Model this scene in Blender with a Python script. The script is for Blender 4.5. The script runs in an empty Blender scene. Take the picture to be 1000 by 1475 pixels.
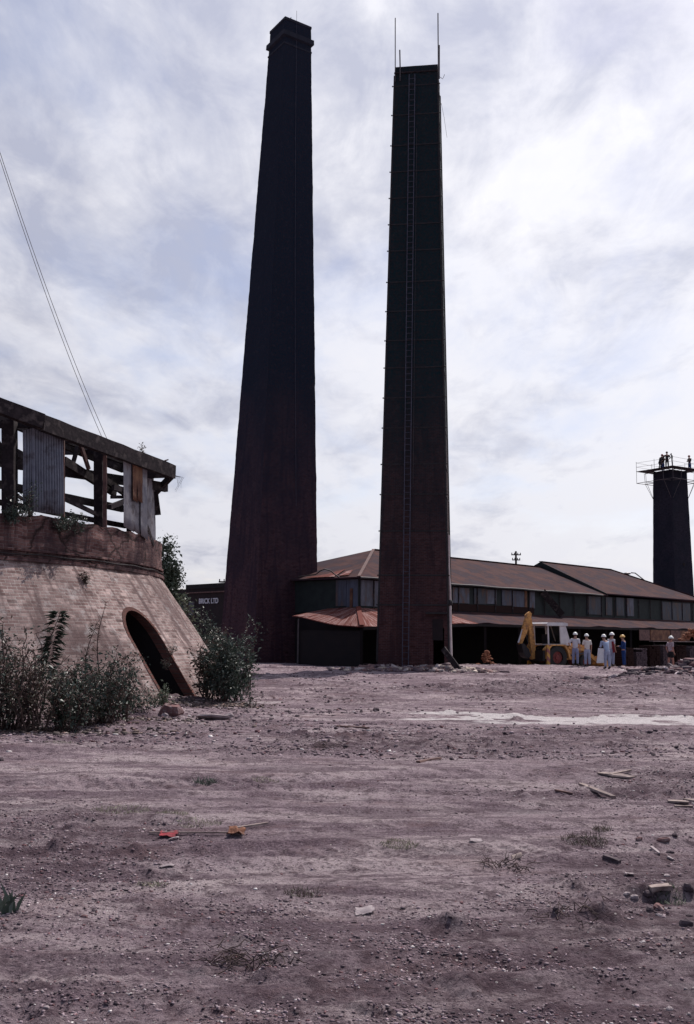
import bpy, math, random
import numpy as np
from mathutils import Vector, Matrix, noise as mnoise
R = math.radians
random.seed(7)
rng = np.random.default_rng(11)
scene = bpy.context.scene
COL = scene.collection

# ------------------------------------------------------------------ camera
FPX = 1434.0
EYE = Vector((0, 0, 1.65))
PITCH = math.atan((915 - 737.5) / FPX)
ROLL = 0.0105
F = Vector((0, math.cos(PITCH), math.sin(PITCH)))
U0 = Vector((0, -math.sin(PITCH), math.cos(PITCH)))
X0 = Vector((1, 0, 0))
CR = X0 * math.cos(ROLL) + U0 * math.sin(ROLL)
CU = U0 * math.cos(ROLL) - X0 * math.sin(ROLL)
cam_d = bpy.data.cameras.new('camera')
cam = bpy.data.objects.new('camera', cam_d)
COL.objects.link(cam)
m = Matrix.Identity(4)
for i in range(3):
    m[i][0] = CR[i]; m[i][1] = CU[i]; m[i][2] = -F[i]; m[i][3] = EYE[i]
cam.matrix_world = m
cam_d.sensor_fit = 'VERTICAL'
cam_d.sensor_height = 36.0
cam_d.lens = 36.0 * FPX / 1475.0
cam_d.clip_end = 20000
scene.camera = cam

def at(px, py, D):
    """world point seen at photo pixel (px,py) whose world depth y is D"""
    d = F * FPX + CR * (px - 500) - CU * (py - 737.5)
    return EYE + d * (D / d.y)

# ------------------------------------------------------------------ noise / ground height
TAB = rng.random((256, 256))
def vn(x, y):
    x = np.asarray(x, float); y = np.asarray(y, float)
    xi = np.floor(x).astype(int); yi = np.floor(y).astype(int)
    fx = x - xi; fy = y - yi
    fx = fx * fx * (3 - 2 * fx); fy = fy * fy * (3 - 2 * fy)
    a = TAB[xi & 255, yi & 255]; b = TAB[(xi + 1) & 255, yi & 255]
    c = TAB[xi & 255, (yi + 1) & 255]; d = TAB[(xi + 1) & 255, (yi + 1) & 255]
    return (a * (1 - fx) + b * fx) * (1 - fy) + (c * (1 - fx) + d * fx) * fy
def fbm(x, y, o=4):
    s = 0; a = .5; t = 0
    for k in range(o):
        s = s + a * vn(np.asarray(x) * 2 ** k + 17.3 * k, np.asarray(y) * 2 ** k + 31.7 * k); t += a; a *= .5
    return s / t - .5
def sstep(x, a, b):
    t = np.clip((x - a) / (b - a), 0, 1)
    return t * t * (3 - 2 * t)
KC = (-15.1, 28.2); KR = 9.7; KRB = 12.0
MOUNDS = [  # x, y, sx, sy, h
    (2.5, 30, 1.6, 1.0, .16), (5.2, 31, 2.4, 1.2, .24), (8.6, 31, 1.6, 1.0, .16), (11.5, 36, 2.4, 1.8, .30),
    (12.9, 38.5, 2.0, 1.3, .45), (15.5, 39.5, 2.6, 1.6, .55), (18.5, 52, 2.2, 1.5, .25), (4.6, 47.2, 1.5, .7, .20), (2.2, 48.2, 2.0, .8, .16),
    (-4.2, 38, 2.0, 1.1, .2), (-2.0, 34, 1.6, .9, .14), (-4.6, 24.5, 1.6, .8, .14), (-3.0, 27.2, 1.4, .6, .16), (-.2, 41, 2.6, 1.0, .14), (4.0, 12.3, .9, .5, .05), (3.8, 8.2, .7, .6, .05), (-1.6, 5.6, 1.0, .5, .04)]
def height(x, y):
    x = np.asarray(x, float); y = np.asarray(y, float)
    d = np.hypot(x, y)
    h = .14 * fbm(x / 9 + 3, y / 6 + 9, 3) * sstep(d, 3, 12)
    h = h + .085 * fbm(x / 2.3, y / 1.2 + 5, 4)
    v = y * .97 - x * .10
    h = h + .085 * fbm((x + .2 * y) / 3.4, v / .42, 3) + .03 * fbm(x / .5, y / .3, 4)
    h = h + .014 * fbm(x / .12, y / .10, 3)
    for y0 in (4.75, 5.6, 7.0, 8.3, 10.6, 12.2, 15.2, 17.6):
        vv = y - y0 - (.10 + .02 * (y0 % 5)) * x - (.25 + .03 * y0) * np.sin(x * .30 + y0 * 2)
        wv = .10 + .012 * y0
        on = np.clip(.55 + 2.2 * fbm(x / 2.4 + y0, y0, 2), 0, 1)
        h = h - .042 * np.exp(-(vv / wv) ** 2) * on * (1 + .35 * np.sin(x * 2 * np.pi / .16 + vv * 20)) + .020 * np.exp(-((np.abs(vv) - wv * 1.7) / (wv * .45)) ** 2) * on
    lump = np.maximum(fbm(x / .32 + 50, y / .26 + 20, 3) - .12, 0) * np.maximum(fbm(x / 2.5 + 9, y / 1.8, 2) + .12, 0)
    h = h + lump * 1.0
    for mx, my, sx, sy, mh in MOUNDS:
        g = np.exp(-((x - mx) / sx) ** 2 - ((y - my) / sy) ** 2)
        h = h + g * mh * (1 + 1.2 * fbm(x / .6, y / .5 + 7, 3))
    h = h - .42 * sstep(y + .25 * np.abs(x - 14) * 0, 59.0, 63.0)
    kd = np.hypot(x - KC[0], y - KC[1])
    h = h + .10 * (1 - sstep(kd, 12.9, 13.9)) * (1 - sstep(y, 21, 23))
    return h
def gz(x, y):
    return float(height(x, y))
def gpt(px, py):
    """photo pixel to the ground"""
    d = F * FPX + CR * (px - 500) - CU * (py - 737.5)
    d = d / d.y
    Ds = np.geomspace(2.0, 70.0, 1500)
    hh = height(d.x * Ds, Ds); zz = EYE.z + d.z * Ds
    idx = np.nonzero(zz <= hh)[0]
    if len(idx):
        D = Ds[idx[0]]; return Vector((d.x * D, D, float(hh[idx[0]])))
    p = EYE + d * 60
    return Vector((p.x, p.y, gz(p.x, p.y)))

# ------------------------------------------------------------------ materials
MATS = {}
def newmat(name):
    mt = bpy.data.materials.new(name); mt.use_nodes = True
    nt = mt.node_tree
    for n in list(nt.nodes): nt.nodes.remove(n)
    out = nt.nodes.new('ShaderNodeOutputMaterial')
    b = nt.nodes.new('ShaderNodeBsdfPrincipled')
    nt.links.new(b.outputs[0], out.inputs[0])
    return mt, nt, b
def rgba(c): return (c[0], c[1], c[2], 1)
def ramp(nt, fac, stops):
    r = nt.nodes.new('ShaderNodeValToRGB')
    cr = r.color_ramp
    while len(cr.elements) < len(stops): cr.elements.new(.5)
    for e, (p, c) in zip(cr.elements, stops):
        e.position = p; e.color = rgba(c) if isinstance(c, (tuple, list)) else (c, c, c, 1)
    nt.links.new(fac, r.inputs[0])
    return r.outputs[0]
def noise_n(nt, vec, scale, detail=6, rough=.6, dist=0):
    n = nt.nodes.new('ShaderNodeTexNoise')
    n.inputs['Scale'].default_value = scale; n.inputs['Detail'].default_value = detail
    n.inputs['Roughness'].default_value = rough; n.inputs['Distortion'].default_value = dist
    if vec: nt.links.new(vec, n.inputs['Vector'])
    return n
def mixc(nt, fac, a, b, mode='MIX'):
    n = nt.nodes.new('ShaderNodeMix'); n.data_type = 'RGBA'; n.blend_type = mode
    for s, v in ((0, fac), (6, a), (7, b)):
        if hasattr(v, 'node'): nt.links.new(v, n.inputs[s])
        elif isinstance(v, (tuple, list)): n.inputs[s].default_value = rgba(v)
        else: n.inputs[s].default_value = v
    return n.outputs[2]
def mathn(nt, op, a, b=None, clamp=False):
    n = nt.nodes.new('ShaderNodeMath'); n.operation = op; n.use_clamp = clamp
    for s, v in ((0, a), (1, b)):
        if v is None: continue
        if hasattr(v, 'node'): nt.links.new(v, n.inputs[s])
        else: n.inputs[s].default_value = v
    return n.outputs[0]
def coords(nt, kind='Object', scale=(1, 1, 1)):
    t = nt.nodes.new('ShaderNodeTexCoord'); mp = nt.nodes.new('ShaderNodeMapping')
    mp.inputs['Scale'].default_value = scale
    nt.links.new(t.outputs[kind], mp.inputs[0])
    return mp.outputs[0]
def bump(nt, b, hgt, strength=.5, dist=.02):
    n = nt.nodes.new('ShaderNodeBump'); n.inputs['Strength'].default_value = strength; n.inputs['Distance'].default_value = dist
    nt.links.new(hgt, n.inputs['Height']); nt.links.new(n.outputs[0], b.inputs['Normal'])
def plain(name, c1, c2=None, scale=4, rough=.8, metal=0, bs=.3, bd=.01, stretch=(1, 1, 1), c3=None, spec=.3):
    if name in MATS: return MATS[name]
    mt, nt, b = newmat(name)
    c2 = c2 or tuple(v * .7 for v in c1)
    v = coords(nt, 'Object', stretch)
    n = noise_n(nt, v, scale)
    stops = [(.35, c1), (.65, c2)] if not c3 else [(.32, c1), (.52, c2), (.66, c3)]
    nt.links.new(ramp(nt, n.outputs[0], stops), b.inputs['Base Color'])
    b.inputs['Roughness'].default_value = rough; b.inputs['Metallic'].default_value = metal
    b.inputs['Specular IOR Level'].default_value = spec
    n2 = noise_n(nt, v, scale * 5)
    if bs: bump(nt, b, n2.outputs[0], bs, bd)
    MATS[name] = mt
    return mt
def brick(name, ca, cb, mortar, stain, stain_amt=.5, bw=.235, bh=.08, crack=False, rough=.9, stain_scale=.6, streak=None, shade_z=None, vary=.5):
    mt, nt, b = newmat(name)
    tc = nt.nodes.new('ShaderNodeTexCoord')
    n0 = noise_n(nt, tc.outputs['UV'], 1.5, 3)
    wob = nt.nodes.new('ShaderNodeVectorMath'); wob.operation = 'MULTIPLY_ADD'
    nt.links.new(n0.outputs['Color'], wob.inputs[0]); wob.inputs[1].default_value = (.02, .02, 0)
    nt.links.new(tc.outputs['UV'], wob.inputs[2])
    br = nt.nodes.new('ShaderNodeTexBrick')
    nt.links.new(wob.outputs[0], br.inputs['Vector'])
    br.inputs['Color1'].default_value = rgba(ca); br.inputs['Color2'].default_value = rgba(cb)
    br.inputs['Mortar'].default_value = rgba(mortar)
    br.inputs['Scale'].default_value = 1; br.inputs['Brick Width'].default_value = bw
    br.inputs['Row Height'].default_value = bh; br.inputs['Mortar Size'].default_value = .010
    br.inputs['Mortar Smooth'].default_value = .3; br.inputs['Bias'].default_value = 0
    n1 = noise_n(nt, tc.outputs['UV'], stain_scale, 8, .65, .4)
    f1 = ramp(nt, n1.outputs[0], [(.42, 0.0), (.66, stain_amt)])
    sx = nt.nodes.new('ShaderNodeSeparateXYZ'); nt.links.new(wob.outputs[0], sx.inputs[0])
    row = mathn(nt, 'FLOOR', mathn(nt, 'DIVIDE', sx.outputs[1], bh))
    uu = mathn(nt, 'ADD', mathn(nt, 'DIVIDE', sx.outputs[0], bw), mathn(nt, 'MULTIPLY', mathn(nt, 'MODULO', row, 2.0), .5))
    cell = nt.nodes.new('ShaderNodeCombineXYZ'); nt.links.new(mathn(nt, 'FLOOR', uu), cell.inputs[0]); nt.links.new(row, cell.inputs[1])
    wn = nt.nodes.new('ShaderNodeTexWhiteNoise'); wn.noise_dimensions = '2D'; nt.links.new(cell.outputs[0], wn.inputs['Vector'])
    bc = mixc(nt, ramp(nt, wn.outputs[0], [(.0, vary), (.22, .0)]), br.outputs['Color'], tuple(v * .42 for v in ca))
    bc = mixc(nt, ramp(nt, wn.outputs[0], [(.80, .0), (1.0, vary if ca[0] > .15 else vary * .35)]), bc, tuple(min(.7, v * 1.5) for v in cb))
    c = mixc(nt, f1, bc, stain)
    if streak:
        ns = noise_n(nt, coords(nt, 'UV', (1.5, .16, 1)), 1.6, 7, .6, .6)
        c = mixc(nt, ramp(nt, ns.outputs[0], [(.50, .0), (.60, streak)]), c, stain)
    if shade_z:  # tint by height: dark cool top, warmer foot, painted in place of ground bounce
        so = nt.nodes.new('ShaderNodeMapRange'); so.inputs['From Min'].default_value = shade_z[0]; so.inputs['From Max'].default_value = shade_z[1]
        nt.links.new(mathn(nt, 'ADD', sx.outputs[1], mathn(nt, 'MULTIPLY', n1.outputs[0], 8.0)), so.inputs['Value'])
        c = mixc(nt, mathn(nt, 'MULTIPLY', so.outputs[0], .95), c, shade_z[2])
    n2 = noise_n(nt, tc.outputs['UV'], 7, 6, .7)
    c = mixc(nt, ramp(nt, n2.outputs[0], [(.35, .0), (.7, .55)]), c, tuple(v * .5 for v in ca))
    n4 = noise_n(nt, tc.outputs['UV'], 2.3, 6, .7)
    c = mixc(nt, ramp(nt, n4.outputs[0], [(.55, .0), (.72, .4 if ca[0] > .15 else .08)]), c, tuple(min(.6, v * 1.5) for v in mortar))
    h = mixc(nt, .35, br.outputs['Fac'], n2.outputs[0])
    inv = mathn(nt, 'SUBTRACT', 1.0, h)
    if crack:
        vv = coords(nt, 'UV', (.7, .9, 1))
        nn = noise_n(nt, vv, 3, 4); ad = nt.nodes.new('ShaderNodeVectorMath'); ad.operation = 'MULTIPLY_ADD'
        nt.links.new(nn.outputs['Color'], ad.inputs[0]); ad.inputs[1].default_value = (.5, .5, 0); nt.links.new(vv, ad.inputs[2])
        vo = nt.nodes.new('ShaderNodeTexVoronoi'); vo.feature = 'DISTANCE_TO_EDGE'; vo.inputs['Scale'].default_value = .9
        nt.links.new(ad.outputs[0], vo.inputs['Vector'])
        c = mixc(nt, ramp(nt, vo.outputs['Distance'], [(.0, .95), (.035, .0)]), c, (.02, .015, .015))
    nt.links.new(c, b.inputs['Base Color'])
    b.inputs['Roughness'].default_value = rough; b.inputs['Specular IOR Level'].default_value = .05
    bump(nt, b, inv, .9, .035)
    MATS[name] = mt
    return mt

M = {}
M['kiln'] = brick('kiln_brick', (.205, .132, .124), (.390, .298, .280), (.49, .43, .41), (.11, .078, .078), .85, stain_scale=.45, streak=.85, vary=.8)
M['drum'] = brick('drum_brick', (.125, .062, .060), (.24, .14, .128), (.27, .21, .205), (.035, .025, .032), .95, crack=True, streak=.7, stain_scale=.7, vary=.7)
M['soot'] = brick('sooty_brick', (.100, .042, .048), (.060, .028, .036), (.130, .098, .108), (.030, .020, .034), .7, stain_scale=.35, shade_z=(6, 23, (.004, .021, .040)), vary=.75, streak=.6)  # soot-dark brick, with the shaft's fall of light painted in by height
M['soot2'] = brick('dark_brick', (.110, .046, .044), (.064, .028, .030), (.130, .098, .100), (.032, .020, .026), .7, stain_scale=.35, shade_z=(6, 19, (.003, .026, .034)), vary=.75, streak=.6)  # same painted shading up the shaft, with a greener top tone
M['soot3'] = brick('far_brick', (.034, .030, .044), (.022, .022, .034), (.046, .044, .058), (.012, .018, .028), .8, stain_scale=.4, vary=.6)
M['soot_cap'] = plain('sooty_cap', (.018, .020, .034), (.010, .012, .022), 3, .9)
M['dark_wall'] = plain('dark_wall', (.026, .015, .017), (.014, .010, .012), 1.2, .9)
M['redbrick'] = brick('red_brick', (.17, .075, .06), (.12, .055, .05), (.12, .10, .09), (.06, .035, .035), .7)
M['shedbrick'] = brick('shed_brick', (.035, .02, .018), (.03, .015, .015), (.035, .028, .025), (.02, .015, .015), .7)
M['timber'] = plain('old_timber', (.042, .033, .036), (.020, .016, .019), 4, .9, stretch=(1, 1, 1), c3=(.075, .062, .062), bd=.02, spec=.1)
M['timber_pale'] = plain('pale_timber', (.36, .29, .26), (.20, .15, .14), 9, .85, bd=.01, c3=(.11, .08, .08))
M['timber_red'] = plain('reddish_timber', (.16, .09, .08), (.07, .04, .04), 5, .85)
M['iron'] = plain('galvanised_sheet', (.11, .115, .15), (.17, .18, .22), 2.0, .55, .2, c3=(.07, .06, .07))
M['zinc_old'] = plain('weathered_sheet', (.12, .12, .15), (.19, .18, .20), 2.6, .6, .1, c3=(.07, .055, .06))
M['rust_sheet'] = plain('rusted_sheet', (.20, .105, .06), (.12, .055, .035), 2.5, .8, .1, c3=(.08, .035, .025))
M['dark_steel'] = plain('dark_steel', (.035, .03, .033), (.02, .018, .02), 6, .6, .4)
M['ladder'] = plain('ladder_steel', (.085, .085, .12), (.05, .05, .075), 4, .6, .2)
M['rod'] = plain('grey_rod', (.10, .09, .095), (.07, .06, .065), 4, .5, .4)
M['roof_tin'] = None
M['blue_panel'] = plain('blue_grey_panel', (.085, .10, .15), (.05, .055, .08), 1.3, .6, .1, stretch=(1, 1, .3), c3=(.10, .06, .05))
M['pale_panel'] = plain('pale_blue_panel', (.13, .14, .19), (.07, .075, .10), 2.2, .6, .1, stretch=(1, 1, .4), c3=(.10, .05, .04))
M['dim_panel'] = plain('dim_panel', (.05, .062, .085), (.03, .035, .05), 1.8, .6, .1, stretch=(1, 1, .4), c3=(.08, .045, .035))
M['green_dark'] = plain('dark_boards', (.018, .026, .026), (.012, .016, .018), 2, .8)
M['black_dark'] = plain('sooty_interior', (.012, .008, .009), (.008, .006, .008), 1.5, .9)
M['yellow'] = plain('yellow_paint', (.66, .36, .12), (.50, .25, .08), 5, .6, c3=(.24, .12, .06), spec=.25)
M['cab_white'] = plain('cab_white', (.66, .64, .64), (.52, .50, .52), 3, .45, spec=.5)
M['rubber'] = plain('tyre_rubber', (.02, .02, .022), (.03, .028, .028), 6, .8)
M['hub_red'] = plain('red_hub', (.22, .035, .03), (.13, .03, .03), 5, .5)
M['white_paint'] = plain('white_board', (.62, .63, .67), (.50, .51, .55), 5, .7)
M['skin'] = plain('skin', (.42, .24, .18), (.36, .20, .15), 12, .6, bs=0)
M['skin_red'] = plain('tanned_skin', (.40, .19, .14), (.34, .16, .12), 12, .6, bs=0)
M['shirt_white'] = plain('white_shirt', (.62, .62, .66), (.52, .52, .58), 6, .9, bd=.01)
M['shirt_cream'] = plain('cream_shirt', (.66, .62, .58), (.56, .52, .50), 6, .9, bd=.01)
M['shirt_blue'] = plain('pale_blue_shirt', (.36, .44, .60), (.28, .36, .50), 6, .9, bd=.01)
M['shirt_check'] = plain('patterned_shirt', (.55, .50, .52), (.22, .12, .15), 22, .9, bs=0)
M['jeans'] = plain('faded_jeans', (.26, .29, .42), (.19, .21, .33), 8, .9, bd=.01)
M['jeans2'] = plain('light_jeans', (.34, .38, .50), (.26, .29, .40), 8, .9, bd=.01)
M['navy'] = plain('navy_overalls', (.012, .045, .17), (.008, .028, .11), 8, .9, bd=.01)
M['black_cloth'] = plain('dark_cloth', (.015, .014, .018), (.01, .01, .012), 8, .9, bs=0)
M['red_cloth'] = plain('red_cloth', (.27, .025, .035), (.16, .03, .038), 14, .9, bd=.01)
M['sock'] = plain('white_socks', (.6, .58, .56), (.5, .48, .46), 8, .9, bs=0)
M['boot'] = plain('dark_boots', (.04, .03, .03), (.025, .02, .02), 8, .7, bs=0)
M['helmet'] = plain('white_helmet', (.85, .85, .82), (.80, .80, .77), 5, .3, bs=0, spec=.5)
M['helmet_y'] = plain('yellow_helmet', (.80, .48, .14), (.72, .42, .12), 5, .3, bs=0, spec=.5)
M['stripe'] = None
M['pale_pipe'] = plain('pale_pipe', (.62, .54, .52), (.48, .40, .39), 3, .7)
M['card'] = plain('brown_card', (.22, .09, .05), (.13, .06, .04), 5, .8, bd=.01)
M['glass'] = plain('dark_glass', (.05, .055, .07), (.03, .035, .045), 2, .15, bs=0, spec=.6)
M['pale_stone'] = plain('pale_rubble', (.36, .305, .31), (.22, .18, .19), 11, .9, bd=.02)
M['brick_lump'] = plain('broken_brick', (.20, .10, .095), (.13, .07, .072), 9, .9, bd=.02, c3=(.26, .20, .20))
M['dark_lump'] = plain('dark_clod', (.10, .072, .082), (.055, .04, .047), 9, .9, bd=.03)
M['clay_orange'] = plain('orange_clay', (.36, .16, .09), (.24, .10, .06), 3, .9, bd=.03)
M['bark'] = plain('stem_bark', (.10, .065, .055), (.055, .035, .035), 8, .9)
M['twig'] = plain('dry_twig', (.07, .045, .04), (.04, .028, .028), 8, .9, bs=0)

def leafmat(name, c1, c2, c3):
    mt, nt, b = newmat(name)
    g = nt.nodes.new('ShaderNodeNewGeometry')
    v = coords(nt, 'Object')
    n = noise_n(nt, v, 9, 3)
    r = mathn(nt, 'MULTIPLY', g.outputs['Random Per Island'], .6)
    r = mathn(nt, 'ADD', r, mathn(nt, 'MULTIPLY', n.outputs[0], .4))
    nt.links.new(ramp(nt, r, [(.2, c1), (.5, c2), (.78, c3)]), b.inputs['Base Color'])
    b.inputs['Roughness'].default_value = .5
    tr = nt.nodes.new('ShaderNodeBsdfTranslucent'); tr.inputs[0].default_value = rgba(c2)
    mx = nt.nodes.new('ShaderNodeMixShader'); mx.inputs[0].default_value = .18
    nt.links.new(b.outputs[0], mx.inputs[1]); nt.links.new(tr.outputs[0], mx.inputs[2])
    nt.links.new(mx.outputs[0], nt.nodes['Material Output'].inputs[0])
    return mt
M['leaf'] = leafmat('shrub_leaf', (.014, .024, .020), (.034, .052, .040), (.12, .14, .115))
M['leaf_brown'] = leafmat('browning_leaf', (.035, .022, .022), (.085, .060, .048), (.075, .078, .05))
M['leaf_tree'] = leafmat('tree_leaf', (.05, .07, .045), (.085, .11, .07), (.15, .17, .12))
M['grass'] = leafmat('dry_grass', (.13, .12, .085), (.19, .18, .12), (.27, .25, .18))

def roof_mat():
    mt, nt, b = newmat('corrugated_roof')
    v = coords(nt, 'UV')
    n = noise_n(nt, v, .45, 10, .72); n2 = noise_n(nt, coords(nt, 'UV', (1, .12, 1)), 2.2, 5, .6)
    c = ramp(nt, n.outputs[0], [(.3, (.050, .034, .046)), (.45, (.036, .022, .030)), (.55, (.075, .032, .028)), (.7, (.064, .046, .056))])
    c = mixc(nt, ramp(nt, n2.outputs[0], [(.4, .0), (.7, .6)]), c, (.028, .017, .022))
    nt.links.new(c, b.inputs['Base Color']); b.inputs['Roughness'].default_value = .9; b.inputs['Specular IOR Level'].default_value = .08
    w = nt.nodes.new('ShaderNodeTexWave'); w.inputs['Scale'].default_value = 1.6; nt.links.new(v, w.inputs['Vector'])
    bump(nt, b, w.outputs[0], .25, .02)
    return mt
M['roof_tin'] = roof_mat()
def rustroof_mat():
    mt, nt, b = newmat('rusty_roof')
    v = coords(nt, 'UV')
    n = noise_n(nt, coords(nt, 'UV', (1, .35, 1)), .9, 6, .6, .5)
    c = ramp(nt, n.outputs[0], [(.40, (.09, .022, .020)), (.50, (.16, .045, .036)), (.57, (.38, .27, .26)), (.62, (.14, .036, .032))])
    n2 = noise_n(nt, coords(nt, 'UV', (2.2, .1, 1)), 3, 3)
    c = mixc(nt, ramp(nt, n2.outputs[0], [(.45, 0.), (.62, .7)]), c, (.16, .06, .045))
    nt.links.new(c, b.inputs['Base Color']); b.inputs['Roughness'].default_value = .85; b.inputs['Specular IOR Level'].default_value = .1
    w = nt.nodes.new('ShaderNodeTexWave'); w.inputs['Scale'].default_value = 1.6; nt.links.new(v, w.inputs['Vector'])
    bump(nt, b, w.outputs[0], .5, .03)
    return mt
M['rust_roof'] = rustroof_mat()
def stripe_mat():
    mt, nt, b = newmat('striped_paint')
    w = nt.nodes.new('ShaderNodeTexWave'); w.inputs['Scale'].default_value = 1.3; w.bands_direction = 'DIAGONAL'
    nt.links.new(coords(nt, 'Object', (1, 1, 1)), w.inputs['Vector'])
    nt.links.new(ramp(nt, w.outputs[0], [(.48, (.55, .30, .06)), (.52, (.30, .10, .10))]), b.inputs['Base Color'])
    return mt
M['stripe'] = stripe_mat()

# ------------------------------------------------------------------ mesh builder
PM = {}      # world matrix of every thing's frame, by name
class MB:
    def __init__(s): s.v = []; s.f = []; s.uv = {}; s.mi = {}
    def add(s, vs, fs):
        o = len(s.v); s.v += [tuple(p) for p in vs]
        s.f += [tuple(i + o for i in q) for q in fs]
    def quad(s, pts, uvs=None):
        o = len(s.v); s.v += [tuple(p) for p in pts]; s.f.append(tuple(range(o, o + len(pts))))
        if uvs: s.uv[len(s.f) - 1] = uvs
    def box(s, c, size, mat=None):
        mat = mat or Matrix.Identity(3); c = Vector(c)
        vs = [c + mat @ Vector((x * size[0] / 2, y * size[1] / 2, z * size[2] / 2)) for x in (-1, 1) for y in (-1, 1) for z in (-1, 1)]
        s.add(vs, [(0, 1, 3, 2), (4, 6, 7, 5), (0, 4, 5, 1), (2, 3, 7, 6), (0, 2, 6, 4), (1, 5, 7, 3)])
    def bar(s, p, q, w, h, up=(0, 0, 1), jit=0):
        p = Vector(p); q = Vector(q); d = (q - p).normalized(); up = Vector(up)
        sd = d.cross(up)
        if sd.length < 1e-4: sd = d.cross(Vector((1, 0, 0)))
        sd.normalize(); u2 = sd.cross(d)
        n = 1 if not jit else max(2, int((q - p).length / .5))
        rings = []
        for k in range(n + 1):
            c = p.lerp(q, k / n)
            j = [(1 + random.uniform(-jit, jit)) for _ in range(4)]
            rings.append([c + sd * a * w / 2 * j[i] + u2 * b * h / 2 * j[i] for i, (a, b) in enumerate(((-1, -1), (1, -1), (1, 1), (-1, 1)))])
        o = len(s.v)
        for r in rings: s.v += [tuple(x) for x in r]
        for k in range(n):
            for i in range(4):
                a = o + k * 4 + i; b = o + k * 4 + (i + 1) % 4
                s.f.append((a, b, b + 4, a + 4))
        s.f.append((o + 3, o + 2, o + 1, o)); e = o + n * 4; s.f.append((e, e + 1, e + 2, e + 3))
    def tube(s, pts, rad, n=6, cap=True):
        pts = [Vector(p) for p in pts]
        if not isinstance(rad, (list, tuple)): rad = [rad] * len(pts)
        o = len(s.v); ref = None
        for i, p in enumerate(pts):
            d = (pts[min(i + 1, len(pts) - 1)] - pts[max(i - 1, 0)])
            if d.length < 1e-6: d = Vector((0, 0, 1))
            d.normalize()
            if ref is None: ref = d.orthogonal().normalized()
            a = (ref - d * ref.dot(d))
            if a.length < 1e-5: a = d.orthogonal()
            a.normalize(); ref = a; b = d.cross(a)
            for k in range(n):
                t = 2 * math.pi * k / n
                s.v.append(tuple(p + a * math.cos(t) * rad[i] + b * math.sin(t) * rad[i]))
        for i in range(len(pts) - 1):
            for k in range(n):
                q = o + i * n + k; r = o + i * n + (k + 1) % n
                s.f.append((q, r, r + n, q + n))
        if cap:
            s.f.append(tuple(o + k for k in reversed(range(n)))); e = o + (len(pts) - 1) * n
            s.f.append(tuple(e + k for k in range(n)))
    def ball(s, c, r, n=8, m=5, sc=(1, 1, 1)):
        c = Vector(c); o = len(s.v)
        for j in range(m + 1):
            ph = math.pi * j / m
            for k in range(n):
                t = 2 * math.pi * k / n
                s.v.append((c.x + r * sc[0] * math.sin(ph) * math.cos(t), c.y + r * sc[1] * math.sin(ph) * math.sin(t), c.z + r * sc[2] * math.cos(ph)))
        for j in range(m):
            for k in range(n):
                a = o + j * n + k; b = o + j * n + (k + 1) % n
                s.f.append((a, a + n, b + n, b))
    def rock(s, c, size, seed=0, rot=0):
        rr = random.Random(seed); c = Vector(c)
        mt = Matrix.Rotation(rot, 3, 'Z') @ Matrix.Rotation(rr.uniform(-.3, .3), 3, 'X') @ Matrix.Rotation(rr.uniform(-.2, .2), 3, 'Y')
        n, mm = 7, 5; o = len(s.v)
        for j in range(mm + 1):
            ph = math.pi * j / mm
            for k in range(n):
                t = 2 * math.pi * k / n
                q = Vector((math.sin(ph) * math.cos(t), math.sin(ph) * math.sin(t), math.cos(ph)))
                mx = max(abs(q.x), abs(q.y), abs(q.z)); q = q / (mx ** .7)
                q *= rr.uniform(.8, 1.1)
                s.v.append(tuple(c + mt @ Vector((q.x * size[0] / 2, q.y * size[1] / 2, q.z * size[2] / 2))))
        for j in range(mm):
            for k in range(n):
                a = o + j * n + k; b = o + j * n + (k + 1) % n
                s.f.append((a, a + n, b + n, b))
    def mesh(s, name):
        me = bpy.data.meshes.new(name); me.from_pydata(s.v, [], s.f)
        if s.uv:
            uvl = me.uv_layers.new(name='UVMap')
            for pi, uvs in s.uv.items():
                for li, uvv in zip(me.polygons[pi].loop_indices, uvs): uvl.data[li].uv = uvv
        me.validate(clean_customdata=False)
        return me
    def build(s, name, mat, parent=None, smooth=False, origin=None, **tags):
        me = s.mesh(name)
        if origin is not None:
            me.transform(Matrix.Translation(-Vector(origin)))
        elif parent is not None:
            me.transform(PM[parent.name].inverted())
        if mat: me.materials.append(mat)
        if smooth:
            for p in me.polygons: p.use_smooth = True
        o = bpy.data.objects.new(name, me); COL.objects.link(o)
        if origin is not None: o.location = origin
        if parent is not None:
            o.parent = parent; PM[o.name] = PM[parent.name]
        for k, val in tags.items(): o[k] = val
        return o

def thing(name, label, cat, loc=(0, 0, 0), rz=0, group=None):
    o = bpy.data.objects.new(name, None); COL.objects.link(o)
    o.location = loc; o.rotation_euler = (0, 0, rz)
    PM[o.name] = Matrix.Translation(Vector(loc)) @ Matrix.Rotation(rz, 4, 'Z')
    o['label'] = label; o['category'] = cat
    if group: o['group'] = group
    return o

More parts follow.
